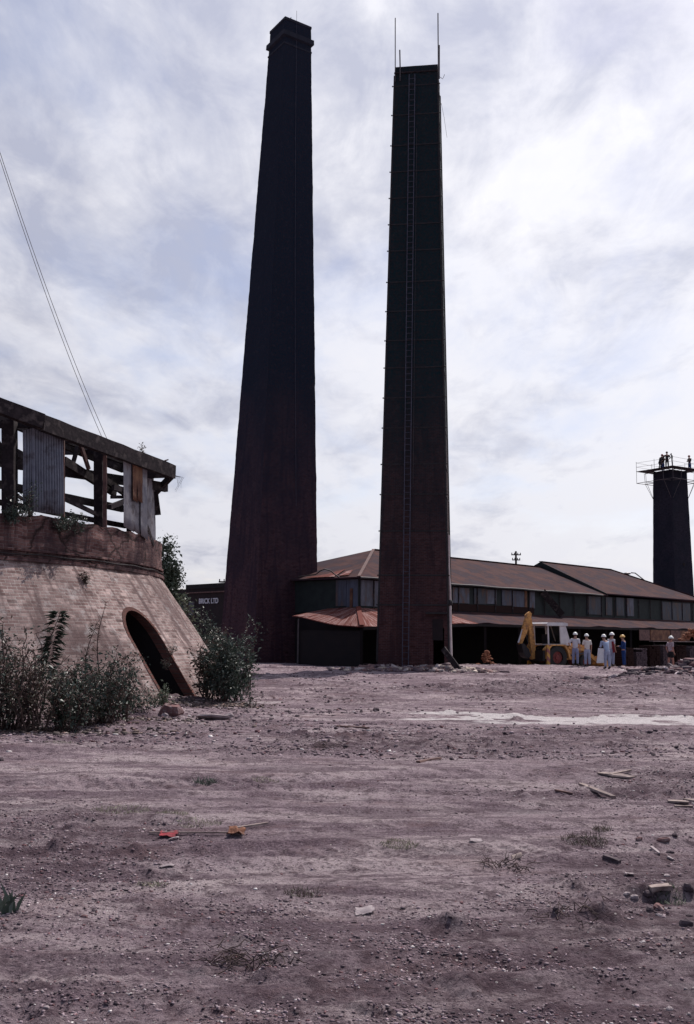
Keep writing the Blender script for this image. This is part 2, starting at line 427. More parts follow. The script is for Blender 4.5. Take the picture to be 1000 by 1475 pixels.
# ------------------------------------------------------------------ ground
def ground():
    th_f = np.linspace(-32, 32, 760); th_c = np.linspace(36, 324, 40)
    th = np.radians(np.concatenate([th_f, th_c]))           # 0 = +Y, clockwise
    r = np.concatenate([[.3, 1.0, 1.8], np.geomspace(2.4, 75, 900), np.geomspace(80, 6000, 30)])
    nr, nt_ = len(r), len(th)
    rr, tt = np.meshgrid(r, th, indexing='ij')
    x = rr * np.sin(tt); y = rr * np.cos(tt)
    z = height(x, y)
    fade = 1 - sstep(rr, 90, 400)
    z = z * fade + (1 - fade) * -.45
    co = np.stack([x, y, z], -1).reshape(-1, 3)
    i, j = np.meshgrid(np.arange(nr - 1), np.arange(nt_), indexing='ij')
    j2 = (j + 1) % nt_
    q = np.stack([i * nt_ + j, i * nt_ + j2, (i + 1) * nt_ + j2, (i + 1) * nt_ + j], -1).reshape(-1, 4)
    q = q[:, ::-1]
    me = bpy.data.meshes.new('ground')
    me.vertices.add(len(co) + 1)
    co = np.concatenate([co, [[0, 0, float(height(0, 0))]]])
    me.vertices.foreach_set('co', co.ravel())
    tri = [(len(co) - 1, (k + 1) % nt_, k) for k in range(nt_)]
    nl = q.size + 3 * nt_
    me.loops.add(nl); me.polygons.add(len(q) + nt_)
    me.loops.foreach_set('vertex_index', np.concatenate([q.ravel(), np.array(tri).ravel()]).astype(np.int32))
    st = np.concatenate([np.arange(len(q)) * 4, q.size + np.arange(nt_) * 3]).astype(np.int32)
    me.polygons.foreach_set('loop_start', st)
    me.update(); me.validate()
    # pale sand and dark soil masks
    X = co[:, 0]; Y = co[:, 1]
    cy = 20.9 - .05 * (X - 4) + .9 * fbm(X / 3, Y / 3, 2)
    wd = 1.0 + 1.0 * sstep(X, 1, 6)
    strip = np.exp(-((Y - cy) / wd) ** 2) * sstep(X, .4, 1.8) * np.clip(1.1 + 4 * fbm(X / 1.1, Y / .45, 3), 0, 1.6)
    strip2 = np.exp(-((Y - 23.8 - .5 * (X + 3.2)) / .5) ** 2) * sstep(X, -4.6, -3.8) * (1 - sstep(X, -1.5, .4)) * .6
    tan = np.exp(-((Y - 52 + .9 * (X - 14.5)) / 2.2) ** 2 - ((X - 15.2) / 2.2) ** 2) * .75
    tan2 = np.exp(-((Y - 52.5) / 1.6) ** 2 - ((X + 1.5) / 3.5) ** 2) * .4
    pale = np.clip(1.3 * strip + strip2 + tan + tan2, 0, 1)
    dark = 0
    for mx, my, sx, sy, mh in MOUNDS: dark = dark + np.exp(-((X - mx) / sx) ** 2 - ((Y - my) / sy) ** 2) * min(1, mh * 3.5)
    dark = np.clip(dark + 1.1 * np.maximum(fbm(X / 2.5 + 9, Y / 1.8, 2) + .02, 0) * 3 + 2.6 * np.maximum(fbm(X / .9 + 4, Y / .45, 4) - .06, 0), 0, 1)
    for nm, arr in (('pale', pale), ('dark', dark)):
        a = me.attributes.new(nm, 'FLOAT', 'POINT'); a.data.foreach_set('value', arr.astype(np.float32))
    me.shade_smooth() if hasattr(me, 'shade_smooth') else None
    mt, nt, b = newmat('dirt_ground')
    v = coords(nt, 'Object'); vs = coords(nt, 'Object', (1, 2.0, 1))
    nA = noise_n(nt, vs, .5, 10, .68, .4); nB = noise_n(nt, v, 6, 8, .7); nC = noise_n(nt, v, 38, 5, .75); nD = noise_n(nt, coords(nt, 'Object', (.35, 1.6, 1)), 1.6, 6, .65, .6)
    c = ramp(nt, nA.outputs[0], [(.32, (.200, .146, .168)), (.46, (.330, .252, .280)), (.60, (.48, .392, .404))])
    c = mixc(nt, ramp(nt, nD.outputs[0], [(.49, 0.), (.57, .72)]), c, (.120, .076, .100))
    c = mixc(nt, ramp(nt, nB.outputs[0], [(.50, 0.), (.62, .85)]), c, (.110, .072, .086))
    c = mixc(nt, ramp(nt, nC.outputs[0], [(.51, 0.), (.62, .85)]), c, (.052, .034, .044))
    c = mixc(nt, ramp(nt, nC.outputs[0], [(.34, .75), (.44, 0.)]), c, (.38, .32, .33))
    ad = nt.nodes.new('ShaderNodeAttribute'); ad.attribute_name = 'dark'
    fd = mathn(nt, 'MULTIPLY', ad.outputs['Fac'], ramp(nt, nB.outputs[0], [(.38, .35), (.60, 1.)]))
    c = mixc(nt, mathn(nt, 'MULTIPLY', fd, .8), c, (.075, .046, .058))
    nE = noise_n(nt, coords(nt, 'Object', (1, 1.7, 1)), .9, 9, .7, .5)
    c = mixc(nt, ramp(nt, nE.outputs[0], [(.55, 0.), (.66, .35)]), c, (.20, .12, .12))
    c = mixc(nt, ramp(nt, nE.outputs[0], [(.34, .4), (.42, 0.)]), c, (.34, .29, .305))
    ap = nt.nodes.new('ShaderNodeAttribute'); ap.attribute_name = 'pale'
    fp = mathn(nt, 'MULTIPLY', ap.outputs['Fac'], 1.5)
    fp = mathn(nt, 'SUBTRACT', fp, mathn(nt, 'ADD', mathn(nt, 'MULTIPLY', nB.outputs[0], .8), mathn(nt, 'MULTIPLY', nD.outputs[0], .7)), True)
    fp = mathn(nt, 'MULTIPLY', fp, 1.6, True)
    fp = mathn(nt, 'MULTIPLY', fp, 1.5, True)
    c = mixc(nt, mathn(nt, 'MULTIPLY', fp, .9), c, (.62, .57, .57))
    vo = nt.nodes.new('ShaderNodeTexVoronoi'); vo.inputs['Scale'].default_value = 30; nt.links.new(v, vo.inputs['Vector'])
    sp = mathn(nt, 'LESS_THAN', vo.outputs['Distance'], .20)
    hs = nt.nodes.new('ShaderNodeSeparateColor'); nt.links.new(vo.outputs['Color'], hs.inputs[0])
    spr = mathn(nt, 'MULTIPLY', sp, mathn(nt, 'GREATER_THAN', hs.outputs[0], .93))
    c = mixc(nt, mathn(nt, 'MULTIPLY', spr, .8), c, (.55, .50, .48))
    spr2 = mathn(nt, 'MULTIPLY', sp, mathn(nt, 'LESS_THAN', hs.outputs[0], .10))
    c = mixc(nt, mathn(nt, 'MULTIPLY', spr2, .8), c, (.06, .035, .035))
    nt.links.new(c, b.inputs['Base Color']); b.inputs['Roughness'].default_value = .95; b.inputs['Specular IOR Level'].default_value = .15
    hh = mathn(nt, 'ADD', mathn(nt, 'MULTIPLY', nB.outputs[0], 1.0), mathn(nt, 'MULTIPLY', nC.outputs[0], .5))
    bump(nt, b, hh, 1.0, .10)
    me.materials.append(mt)
    o = bpy.data.objects.new('ground', me); COL.objects.link(o); o['kind'] = 'structure'
    for p in range(1): me.polygons.foreach_set('use_smooth', np.ones(len(me.polygons), bool))
    return o
ground()

def chips(name, label, N, sampler, smin, smax, palette, cat='rubble'):
    P = sampler(N); n = len(P)
    sz = np.exp(rng.uniform(math.log(smin), math.log(smax), n)) * (1 if P.shape[1] < 3 else P[:, 2])
    base = np.array([[x, y, z] for x in (-1, 1) for y in (-1, 1) for z in (-1, 1)], float) * .5
    v = base[None] * (1 + rng.uniform(-.45, .3, (n, 8, 3)))
    dims = np.stack([rng.uniform(.8, 1.9, n), rng.uniform(.6, 1.2, n), rng.uniform(.35, .8, n)], -1) * sz[:, None]
    v = v * dims[:, None, :]
    a = rng.uniform(0, 6.283, n); tx = rng.normal(0, .35, n)
    cx, sx = np.cos(tx), np.sin(tx)
    y2 = v[..., 1] * cx[:, None] - v[..., 2] * sx[:, None]; z2 = v[..., 1] * sx[:, None] + v[..., 2] * cx[:, None]
    ca, sa = np.cos(a)[:, None], np.sin(a)[:, None]
    x3 = v[..., 0] * ca - y2 * sa; y3 = v[..., 0] * sa + y2 * ca
    z0 = height(P[:, 0], P[:, 1]) + dims[:, 2] * .2
    co = np.stack([x3 + P[:, 0:1], y3 + P[:, 1:2], z2 + z0[:, None]], -1).reshape(-1, 3)
    fq = np.array([(0, 1, 3, 2), (4, 6, 7, 5), (0, 4, 5, 1), (2, 3, 7, 6), (0, 2, 6, 4), (1, 5, 7, 3)])
    q = (fq[None] + (np.arange(n) * 8)[:, None, None]).reshape(-1, 4)
    me = bpy.data.meshes.new(name); me.vertices.add(len(co)); me.vertices.foreach_set('co', co.ravel())
    me.loops.add(q.size); me.polygons.add(len(q)); me.loops.foreach_set('vertex_index', q.ravel().astype(np.int32))
    me.polygons.foreach_set('loop_start', (np.arange(len(q)) * 4).astype(np.int32)); me.update()
    pal = np.array([p[0] for p in palette]); w = np.array([p[1] for p in palette], float); w /= w.sum()
    ci = rng.choice(len(pal), n, p=w)
    colr = pal[ci] * rng.uniform(.7, 1.25, (n, 1))
    a_ = me.attributes.new('tint', 'FLOAT_COLOR', 'POINT')
    cc = np.concatenate([np.repeat(colr, 8, 0), np.ones((n * 8, 1))], 1).astype(np.float32)
    a_.data.foreach_set('color', cc.ravel())
    if 'chips' not in MATS:
        mt, nt, b = newmat('chips')
        at_ = nt.nodes.new('ShaderNodeAttribute'); at_.attribute_name = 'tint'
        nn = noise_n(nt, coords(nt), 25, 4)
        c = mixc(nt, ramp(nt, nn.outputs[0], [(.4, 0.), (.65, .5)]), at_.outputs['Color'], (.10, .07, .08))
        nt.links.new(c, b.inputs['Base Color']); b.inputs['Roughness'].default_value = .85; b.inputs['Specular IOR Level'].default_value = .3
        MATS['chips'] = mt
    me.materials.append(MATS['chips'])
    o = bpy.data.objects.new(name, me); COL.objects.link(o)
    o['kind'] = 'stuff'; o['label'] = label; o['category'] = cat
    return o
PAL = [((.30, .23, .255), 7), ((.17, .12, .14), 9), ((.16, .072, .08), 2.6), ((.36, .30, .31), 1.3), ((.62, .58, .57), .7), ((.05, .036, .046), 9)]
def samp_near(N):
    out = []
    for _ in range(8):
        d = np.exp(rng.uniform(math.log(3.4), math.log(17), N)); a = rng.uniform(-.42, .42, N)
        x = d * np.tan(a); y = d
        w = np.clip((fbm(x / 2.5 + 9, y / 1.8, 2) + .10) * 4.0, .06, 1) * np.clip(.35 + 3.5 * fbm(x / .4 + 3, y / .3, 3), .05, 1)
        edge = np.exp(-((x - 4.4) / 1.2) ** 2 - ((y - 9.5) / 3) ** 2) + np.exp(-((x + 2.4) / .9) ** 2 - ((y - 6.6) / 1.1) ** 2)
        k = rng.random(N) < np.clip(w + edge, 0, 1)
        out.append(np.stack([x, y], -1)[k])
    p = np.concatenate(out)[:N]
    p = p[np.hypot(p[:, 0] - KC[0], p[:, 1] - KC[1]) > KRB + .3]
    return np.concatenate([p, (.55 + .05 * p[:, 1:2])], 1)
def samp_far(N):
    out = []
    for _ in range(8):
        d = np.exp(rng.uniform(math.log(14), math.log(60), N)); a = rng.uniform(-.42, .42, N)
        x = d * np.tan(a); y = d
        w = np.clip((fbm(x / 4 + 2, y / 2.0, 3) - .02) * 3.5, .025, .6)
        for mx, my, sx, sy, mh in MOUNDS: w = w + np.exp(-((x - mx) / sx) ** 2 - ((y - my) / sy) ** 2) * mh * 2.2
        strip = (np.abs(y - 20.9) < 1.2) & (x > 1)
        w = np.where(strip, w * .12, w)
        k = rng.random(N) < np.clip(w, 0, 1)
        out.append(np.stack([x, y], -1)[k])
    p = np.concatenate(out)[:N]
    p = p[np.hypot(p[:, 0] - KC[0], p[:, 1] - KC[1]) > KRB + .3]
    return np.concatenate([p, (.6 + .022 * p[:, 1:2])], 1)
def samp_heap(spots):
    def f(N):
        out = []
        for (mx, my, sx, sy, w) in spots:
            n = int(N * w); out.append(np.stack([rng.normal(mx, sx, n), rng.normal(my, sy, n)], -1))
        p = np.concatenate(out); return np.concatenate([p, np.ones((len(p), 1))], 1)
    return f
chips('gravel', 'loose grit, chips and small clods strewn over the near dirt', 34000, samp_near, .003, .019, PAL)
chips('rubble', 'scattered broken brick and clods over the far dirt', 8000, samp_far, .012, .055, PAL)
chips('demolition_rubble', 'jumbled brick rubble round the foot of the strapped chimney', 900,
      samp_heap([(5.3, 46.4, .55, .5, .38), (3.0, 47.0, 1.5, .35, .35), (6.0, 47.5, .6, .5, .15), (1.2, 48.4, .7, .4, .12)]), .08, .28,
      [((.40, .34, .33), 2), ((.22, .13, .12), 3), ((.13, .09, .10), 3), ((.5, .42, .36), 1)])
chips('kiln_litter', 'leaf litter, twiglets and crumbled brick along the foot of the kiln', 5200,
      samp_heap([(-6.6, 17.3, 1.5, .35, .45), (-4.9, 19.3, .9, .5, .30), (-3.2, 23.4, .7, .5, .25)]), .012, .07,
      [((.10, .07, .06), 4), ((.05, .04, .035), 4), ((.22, .14, .12), 2), ((.35, .29, .27), 1)], 'litter')
chips('debris_mound', 'low mound of dark debris and pale scraps at the right edge', 1500,
      samp_heap([(12.8, 38.6, 1.4, .9, .45), (16, 39.8, 1.6, .9, .35), (18.6, 52, 1.6, 1.0, .2)]), .06, .30,
      [((.06, .045, .055), 6), ((.13, .06, .065), 3), ((.38, .32, .34), 1.6), ((.20, .14, .15), 3)])

# ------------------------------------------------------------------ kiln
kiln = thing('brick_kiln', 'large round pale brick kiln with battered base and a dark arched doorway at left', 'kiln', (KC[0], KC[1], 0))
def kxy(th, r): return (KC[0] + r * math.cos(th), KC[1] + r * math.sin(th))
ZB, ZT = 3.26, 4.28
def kiln_base():
    mb = MB(); n = 288; zs = [-.4 + (ZB + .4) * k / 18 for k in range(19)]
    ro = lambda z: KR + (KRB - KR) * (1 - z / ZB)
    o = 0
    for zi, z in enumerate(zs):
        for k in range(n):
            th = 2 * math.pi * k / n
            w = .035 * mnoise.noise(Vector((math.cos(th) * 9, math.sin(th) * 9, z * .8))) + .02 * mnoise.noise(Vector((math.cos(th) * 40, math.sin(th) * 40, z * 3)))
            mb.v.append((*kxy(th, ro(z) + w), z))
    per = 2 * math.pi * 10.4
    for zi in range(18):
        for k in range(n):
            a = zi * n + k; b = zi * n + (k + 1) % n
            mb.f.append((a, b, b + n, a + n))
            u0, u1 = per * k / n, per * (k + 1) / n; v0, v1 = zs[zi] * 1.09, zs[zi + 1] * 1.09
            mb.uv[len(mb.f) - 1] = [(u0, v0), (u1, v0), (u1, v1), (u0, v1)]
    # inner wall and top ring to make it a thick shell
    oi = len(mb.v)
    for z in (-.4, ZB):
        for k in range(n): mb.v.append((*kxy(2 * math.pi * k / n, KR - 1.6), z))
    for k in range(n):
        k2 = (k + 1) % n
        mb.f.append((oi + k2, oi + k, oi + n + k, oi + n + k2))
        t = 18 * n
        mb.f.append((t + k, t + k2, oi + n + k2, oi + n + k))
        mb.f.append((k2, k, oi + k, oi + k2))
    return mb
mb = kiln_base()
base = mb.build('wall', M['kiln'], kiln)
# doorway cutter
AX = R(-20)            # direction of the doorway seen from the kiln's axis
def arch_profile(w, zt, n=14, z0=-.6):
    r = w / 2; pts = [(-r, z0), (r, z0)]
    for k in range(n + 1):
        t = math.pi * k / n
        pts.append((r * math.cos(t), zt - r * 1.05 + r * 1.05 * math.sin(t)))
    return pts
def arch_cut(w, zt, r0, r1):
    pr = arch_profile(w, zt); c = MB(); d = Vector((math.cos(AX), math.sin(AX), 0)); s = Vector((-math.sin(AX), math.cos(AX), 0))
    C = Vector((KC[0], KC[1], 0)); n = len(pr)
    for rr in (r0, r1):
        for (a, z) in pr: c.v.append(tuple(C + d * rr + s * a + Vector((0, 0, z))))
    c.f.append(tuple(range(n))); c.f.append(tuple(n + k for k in reversed(range(n))))
    for k in range(n):
        k2 = (k + 1) % n; c.f.append((k2, k, n + k, n + k2))
    return c
DW, DZ = 1.40, 2.22
cut = arch_cut(DW, DZ, 7.0, 13.0)
import bmesh
def fix_normals(me):
    bm = bmesh.new(); bm.from_mesh(me); bmesh.ops.recalc_face_normals(bm, faces=bm.faces); bm.to_mesh(me); bm.free()
def boolean(o, cutmb):
    me = cutmb.mesh('cut'); fix_normals(me)
    co = bpy.data.objects.new('cut', me); COL.objects.link(co)
    if o.parent: co.location = (0, 0, 0)
    fix_normals(o.data)
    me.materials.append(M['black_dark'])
    md = o.modifiers.new('b', 'BOOLEAN'); md.material_mode = 'TRANSFER'; md.operation = 'DIFFERENCE'; md.object = co; md.solver = 'EXACT'
    bpy.context.view_layer.update()
    dg = bpy.context.evaluated_depsgraph_get()
    new = bpy.data.meshes.new_from_object(o.evaluated_get(dg), preserve_all_data_layers=True, depsgraph=dg)
    o.modifiers.clear(); o.data = new
    bpy.data.objects.remove(co)
boolean(base, cut)
# arch rim of headers following the opening, riding on the battered face
def arch_rim():
    mb = MB(); pr = arch_profile(DW, DZ, 22, 0.0)[1:]; d = Vector((math.cos(AX), math.sin(AX), 0)); s = Vector((-math.sin(AX), math.cos(AX), 0))
    C = Vector((KC[0], KC[1], 0))
    pts = [(DW / 2, z * .1 * (DZ - DW / 2 * 1.05)) for z in range(0, 10)] + pr[1:] + [(-DW / 2, z * .1 * (DZ - DW / 2 * 1.05)) for z in range(9, -1, -1)]
    def rad(a, z): return math.sqrt(max((KR + (KRB - KR) * (1 - z / ZB)) ** 2 - a * a, 1))
    prev = None; n = 0; cen = DZ - DW / 2 * 1.05
    for (a, z) in pts:
        if z > cen: nn = Vector((a, z - cen)).normalized()
        else: nn = Vector((1 if a > 0 else -1, 0))
        q = []
        for off, out in ((-.02, .012), (.07, .012), (.07, -.1), (-.02, -.28)):
            aa = a + nn.x * off; zz = z + nn.y * off
            q.append(C + d * (rad(aa, zz) + out) + s * aa + Vector((0, 0, zz)))
        o = len(mb.v); mb.v += [tuple(p) for p in q]
        if prev is not None:
            for k in range(4):
                mb.f.append((prev + k, prev + (k + 1) % 4, o + (k + 1) % 4, o + k))
                L = .1
                mb.uv[len(mb.f) - 1] = [(0, n * L), (.15, n * L), (.15, n * L + L), (0, n * L + L)]
        prev = o; n += 1
    return mb
rim_m = M['redbrick']
arch_rim().build('doorway_arch', rim_m, kiln)
# drum
def ring(r0, r1, z0, z1, n=288, wob=.03, ragged=0, seed=0, brk=0):
    mb = MB(); per = 2 * math.pi * r1; rows = 6
    def w(th, z): return wob * mnoise.noise(Vector((math.cos(th) * 14 + seed, math.sin(th) * 14, z * 2))) + wob * .6 * mnoise.noise(Vector((math.cos(th) * 60, math.sin(th) * 60 + seed, z * 6)))
    tops = []
    for k in range(n):
        th = 2 * math.pi * k / n
        tops.append(z1 + ragged * (mnoise.noise(Vector((math.cos(th) * 22, math.sin(th) * 22, seed))) + .6 * round(mnoise.noise(Vector((math.cos(th) * 70, math.sin(th) * 70, seed))) * 3) / 3))
    for j in range(rows + 1):
        for k in range(n):
            th = 2 * math.pi * k / n; z = z0 + (tops[k] - z0) * j / rows
            mb.v.append((*kxy(th, r1 + w(th, z)), z))
    for j in (0, 1):
        for k in range(n): mb.v.append((*kxy(2 * math.pi * k / n, r0), z0 if j == 0 else tops[k]))
    for j in range(rows):
        for k in range(n):
            a = j * n + k; b = j * n + (k + 1) % n; mb.f.append((a, b, b + n, a + n))
            u0, u1 = per * k / n, per * (k + 1) / n; zz0 = z0 + (z1 - z0) * j / rows; zz1 = z0 + (z1 - z0) * (j + 1) / rows
            mb.uv[len(mb.f) - 1] = [(u0, zz0), (u1, zz0), (u1, zz1), (u0, zz1)]
    t = rows * n; i0 = (rows + 1) * n; i1 = i0 + n
    for k in range(n):
        k2 = (k + 1) % n
        mb.f.append((t + k, t + k2, i1 + k2, i1 + k)); mb.uv[len(mb.f) - 1] = [(per * k / n, 0), (per * (k + 1) / n, 0), (per * (k + 1) / n, .3), (per * k / n, .3)]
        mb.f.append((i0 + k2, i0 + k, i1 + k, i1 + k2)); mb.f.append((k2, k, i0 + k, i0 + k2))
    return mb
ring(KR - 1.2, KR - .02, ZB - .02, ZT, wob=.045, ragged=.11, seed=3).build('upper_drum', M['drum'], kiln)
ring(KR - .3, KR + .07, ZB - .03, ZB + .055, wob=.04, seed=5).build('brick_band', M['dark_lump'] if False else M['drum'], kiln)
ring(KR - .3, KR + .05, ZB + .20, ZB + .255, wob=.045, seed=8).build('brick_band', M['drum'], kiln)
# hoop iron lying on the drum
mb = MB(); mb.tube([(*kxy(-2.6 + k * .02, KR + .045 + .01 * math.sin(k)), ZB + .13 + .012 * math.sin(k * .7)) for k in range(150)], .016, 5)
mb.build('iron_hoop', M['dark_steel'], kiln)
mb = MB(); n = 64   # flat top floor
mb.v = [(*kxy(2 * math.pi * k / n, KR - .9), ZT - .25) for k in range(n)] + [(*kxy(2 * math.pi * k / n, KR - .9), ZT - .45) for k in range(n)]
mb.f = [tuple(range(n)), tuple(n + k for k in reversed(range(n)))] + [((k + 1) % n, k, n + k, n + (k + 1) % n) for k in range(n)]
mb.build('kiln_top', M['drum'], kiln)

# ------------------------------------------------------------------ timber shelter on the kiln
def on_ring(px, r, zref=5):
    k = (px - 500) / FPX
    # solve ray with circle
    A = 1 + k * k; B = -2 * (k * KC[0] + KC[1]); C_ = KC[0] ** 2 + KC[1] ** 2 - r * r
    disc = B * B - 4 * A * C_
    if disc < 0: d = -B / (2 * A)
    else: d = (-B - math.sqrt(disc)) / (2 * A)
    return d
def rp(px, py, r):
    return at(px, py, on_ring(px, r))
shel = thing('timber_shelter', 'ruined open timber roof frame with loose iron sheets standing on top of the kiln', 'shelter', (-8.5, 22.5, ZT))
V0 = at(-90, 551, on_ring(-90, KR + .35)); V1 = at(60, 609, on_ring(60, KR + .35)); V2 = at(250, 680, 27.9)
# eave timbers
def beam(name, p, q, w, h, mat='timber', par=shel, jit=.05, up=(0, 0, 1)):
    mb = MB(); mb.bar(p, q, w, h, up, jit); return mb.build(name, M[mat], par)
beam('eave_beam', V0, V1 + Vector((0, 0, .02)), .2, .34)
beam('eave_beam', V1, V2, .16, .38, 'timber')
back = Vector((-.80, .55, 0))
# rafters running in over the kiln, and roof sheeting on the near bay
for t, L, b_ in ((0., 2.0, V0), (.45, 2.0, V0), (.0, 2.6, V1), (.28, 2.2, V1), (.52, 2.0, V1), (.80, 1.6, V1), (.99, 1.5, V1)):
    e = V1 if b_ is V0 else V2
    p = b_.lerp(e, t) + Vector((0, 0, -.02)) + back * .12
    beam('rafter', p, p + back * L + Vector((0, 0, .10 * L)), .09, .16)
def corr_sheet(name, p_tl, p_tr, p_bl, p_br, mat, par, amp=.012, pitch=.076, rows=6, warp=.02, seed=0, thick=.0025):
    p_tl, p_tr, p_bl, p_br = map(Vector, (p_tl, p_tr, p_bl, p_br))
    wd = ((p_tr - p_tl).length + (p_br - p_bl).length) / 2; n = max(4, int(wd / pitch * 6))
    nrm = (p_tr - p_tl).cross(p_bl - p_tl).normalized()
    mb = MB()
    for side in (0, 1):
        for j in range(rows + 1):
            for i in range(n + 1):
                s_ = i / n; t = j / rows
                p = p_tl.lerp(p_tr, s_).lerp(p_bl.lerp(p_br, s_), t)
                a = amp * math.cos(2 * math.pi * s_ * wd / pitch) + warp * mnoise.noise(Vector((s_ * 2 + seed, t * 2, seed)))
                mb.v.append(tuple(p + nrm * (a + side * thick)))
    m_ = (rows + 1) * (n + 1)
    for j in range(rows):
        for i in range(n):
            a = j * (n + 1) + i
            mb.f.append((a, a + 1, a + n + 2, a + n + 1)); mb.f.append((m_ + a + n + 1, m_ + a + n + 2, m_ + a + 1, m_ + a))
    for i in range(n):
        for j in (0, rows):
            a = j * (n + 1) + i; mb.f.append((a, a + 1, m_ + a + 1, m_ + a))
    for j in range(rows):
        for i in (0, n):
            a = j * (n + 1) + i; mb.f.append((a, a + n + 1, m_ + a + n + 1, m_ + a))
    return mb.build(name, M[mat], par, smooth=True)
zup = Vector((0, 0, .16))
# posts on the rim
def post(px, ytop, ybot, r, w=.18, mat='timber', dpx=0):
    q = rp(px, ybot, r); p = at(px + dpx, ytop, q.y)
    q.z = min(q.z, ZT - .02); 
    return beam('post', q, p, w, w, mat, up=(0, 1, 0))
post(14, 606, 748, KR - .35, .28); post(-40, 580, 748, KR - .35, .25)
post(91, 628, 752, KR - .15, .07, 'timber_red'); post(44, 616, 750, KR - .3, .09, 'timber')
post(143, 640, 760, KR - .55, .22); post(151.5, 645, 758, KR - .22, .085, 'timber_red')
post(186, 655, 778, KR - .5, .12); post(216, 668, 790, KR - .4, .14, dpx=2)
# inner rails, beams and braces of the frame
def tim(x0, y0, x1, y1, D0, D1, w, h, nm='rail', mat='timber'):
    return beam(nm, at(x0, y0, D0), at(x1, y1, D1), w, h, mat)
tim(-60, 655, 240, 702, 22.5, 28.5, .12, .26, 'rail')
tim(-60, 578, 178, 676, 22.6, 27.4, .12, .20, 'wall_plate')
tim(-40, 690, 178, 733, 22.4, 26.8, .12, .18, 'rail')
tim(-40, 716, 182, 758, 22.2, 26.5, .14, .12, 'sole_plate')
tim(92, 634, 180, 666, 25.0, 27.5, .10, .14, 'wall_plate')
tim(92, 664, 166, 710, 24.6, 27.2, .10, .22, 'brace'); tim(150, 690, 182, 712, 25.5, 26.6, .08, .16, 'brace')
tim(116, 640, 128, 676, 25.2, 25.6, .07, .10, 'brace', 'timber_red'); tim(112, 644, 104, 672, 25.2, 25.0, .07, .10, 'brace')
tim(92, 718, 142, 742, 24.2, 25.2, .07, .10, 'brace'); tim(-20, 628, 20, 676, 22.8, 23.4, .08, .12, 'brace')
tim(-4, 634, 10, 660, 24.0, 24.2, .06, .10, 'brace'); tim(20, 650, 92, 690, 26, 27.5, .1, .2, 'brace')
tim(0, 700, 60, 734, 24.5, 26.5, .06, .08, 'brace')
tim(163, 702, 180, 706, 25.2, 25.8, .08, .14, 'rail'); tim(158, 730, 180, 722, 25.0, 25.8, .10, .12, 'rail'); tim(160, 716, 182, 716, 25.6, 25.9, .08, .08, 'rail')
tim(206, 742, 221, 786, 27, 27.8, .06, .10, 'brace')
# bracket at the free end
bk = at(222, 712, 28.6); bt = at(247, 686, 28.0)
beam('bracket', bk, bt, .12, .16); beam('tie_beam', at(196, 684, 27.6), at(246, 682, 28.0), .12, .22)
beam('loose_board', at(226, 668, 27.9), at(241, 662.5, 28.1), .16, .035, 'timber_red')
# corrugated wall sheets: one wide pair on the left, narrow tall ones on the right
def wsheet(x0, x1, yt0, yt1, yb0, yb1, r, mat, amp=.014, seed=0, nm='corrugated_sheet'):
    D0, D1 = on_ring(x0, r), on_ring(x1, r)
    return corr_sheet(nm, at(x0, yt0, D0), at(x1, yt1, D1), at(x0 + .6, yb0, D0), at(x1 + .4, yb1, D1), mat, shel, amp=amp, seed=seed)
wsheet(34, 49, 620, 616, 737, 738, KR + .03, 'iron', amp=.03, seed=1)
wsheet(47, 92, 616, 634, 737, 741, KR + .10, 'iron', amp=.03, seed=2)
wsheet(178, 193, 662, 667, 758, 767, KR + .0, 'zinc_old', amp=.006, seed=3)
wsheet(191.5, 198, 669, 671, 720, 724, KR + .05, 'rust_sheet', amp=.006, seed=4)
wsheet(192, 203, 668, 672, 765, 772, KR - .02, 'zinc_old', amp=.008, seed=5)
wsheet(198, 205, 670, 672, 721, 725, KR + .06, 'rust_sheet', amp=.006, seed=9)
wsheet(203, 212, 672, 675, 771, 778, KR + .03, 'zinc_old', amp=.006, seed=6)
wsheet(212, 218, 688, 690, 778, 784, KR - .03, 'zinc_old', amp=.008, seed=7)
wsheet(217, 224, 690, 708, 783, 790, KR - .06, 'zinc_old', amp=.006, seed=8)
mb = MB(); p = at(222, 708, 28.2); mb.bar(p, at(226.5, 742, 28.4), .03, .22, (1, 0, 0)); mb.build('hanging_board', M['timber'], shel)

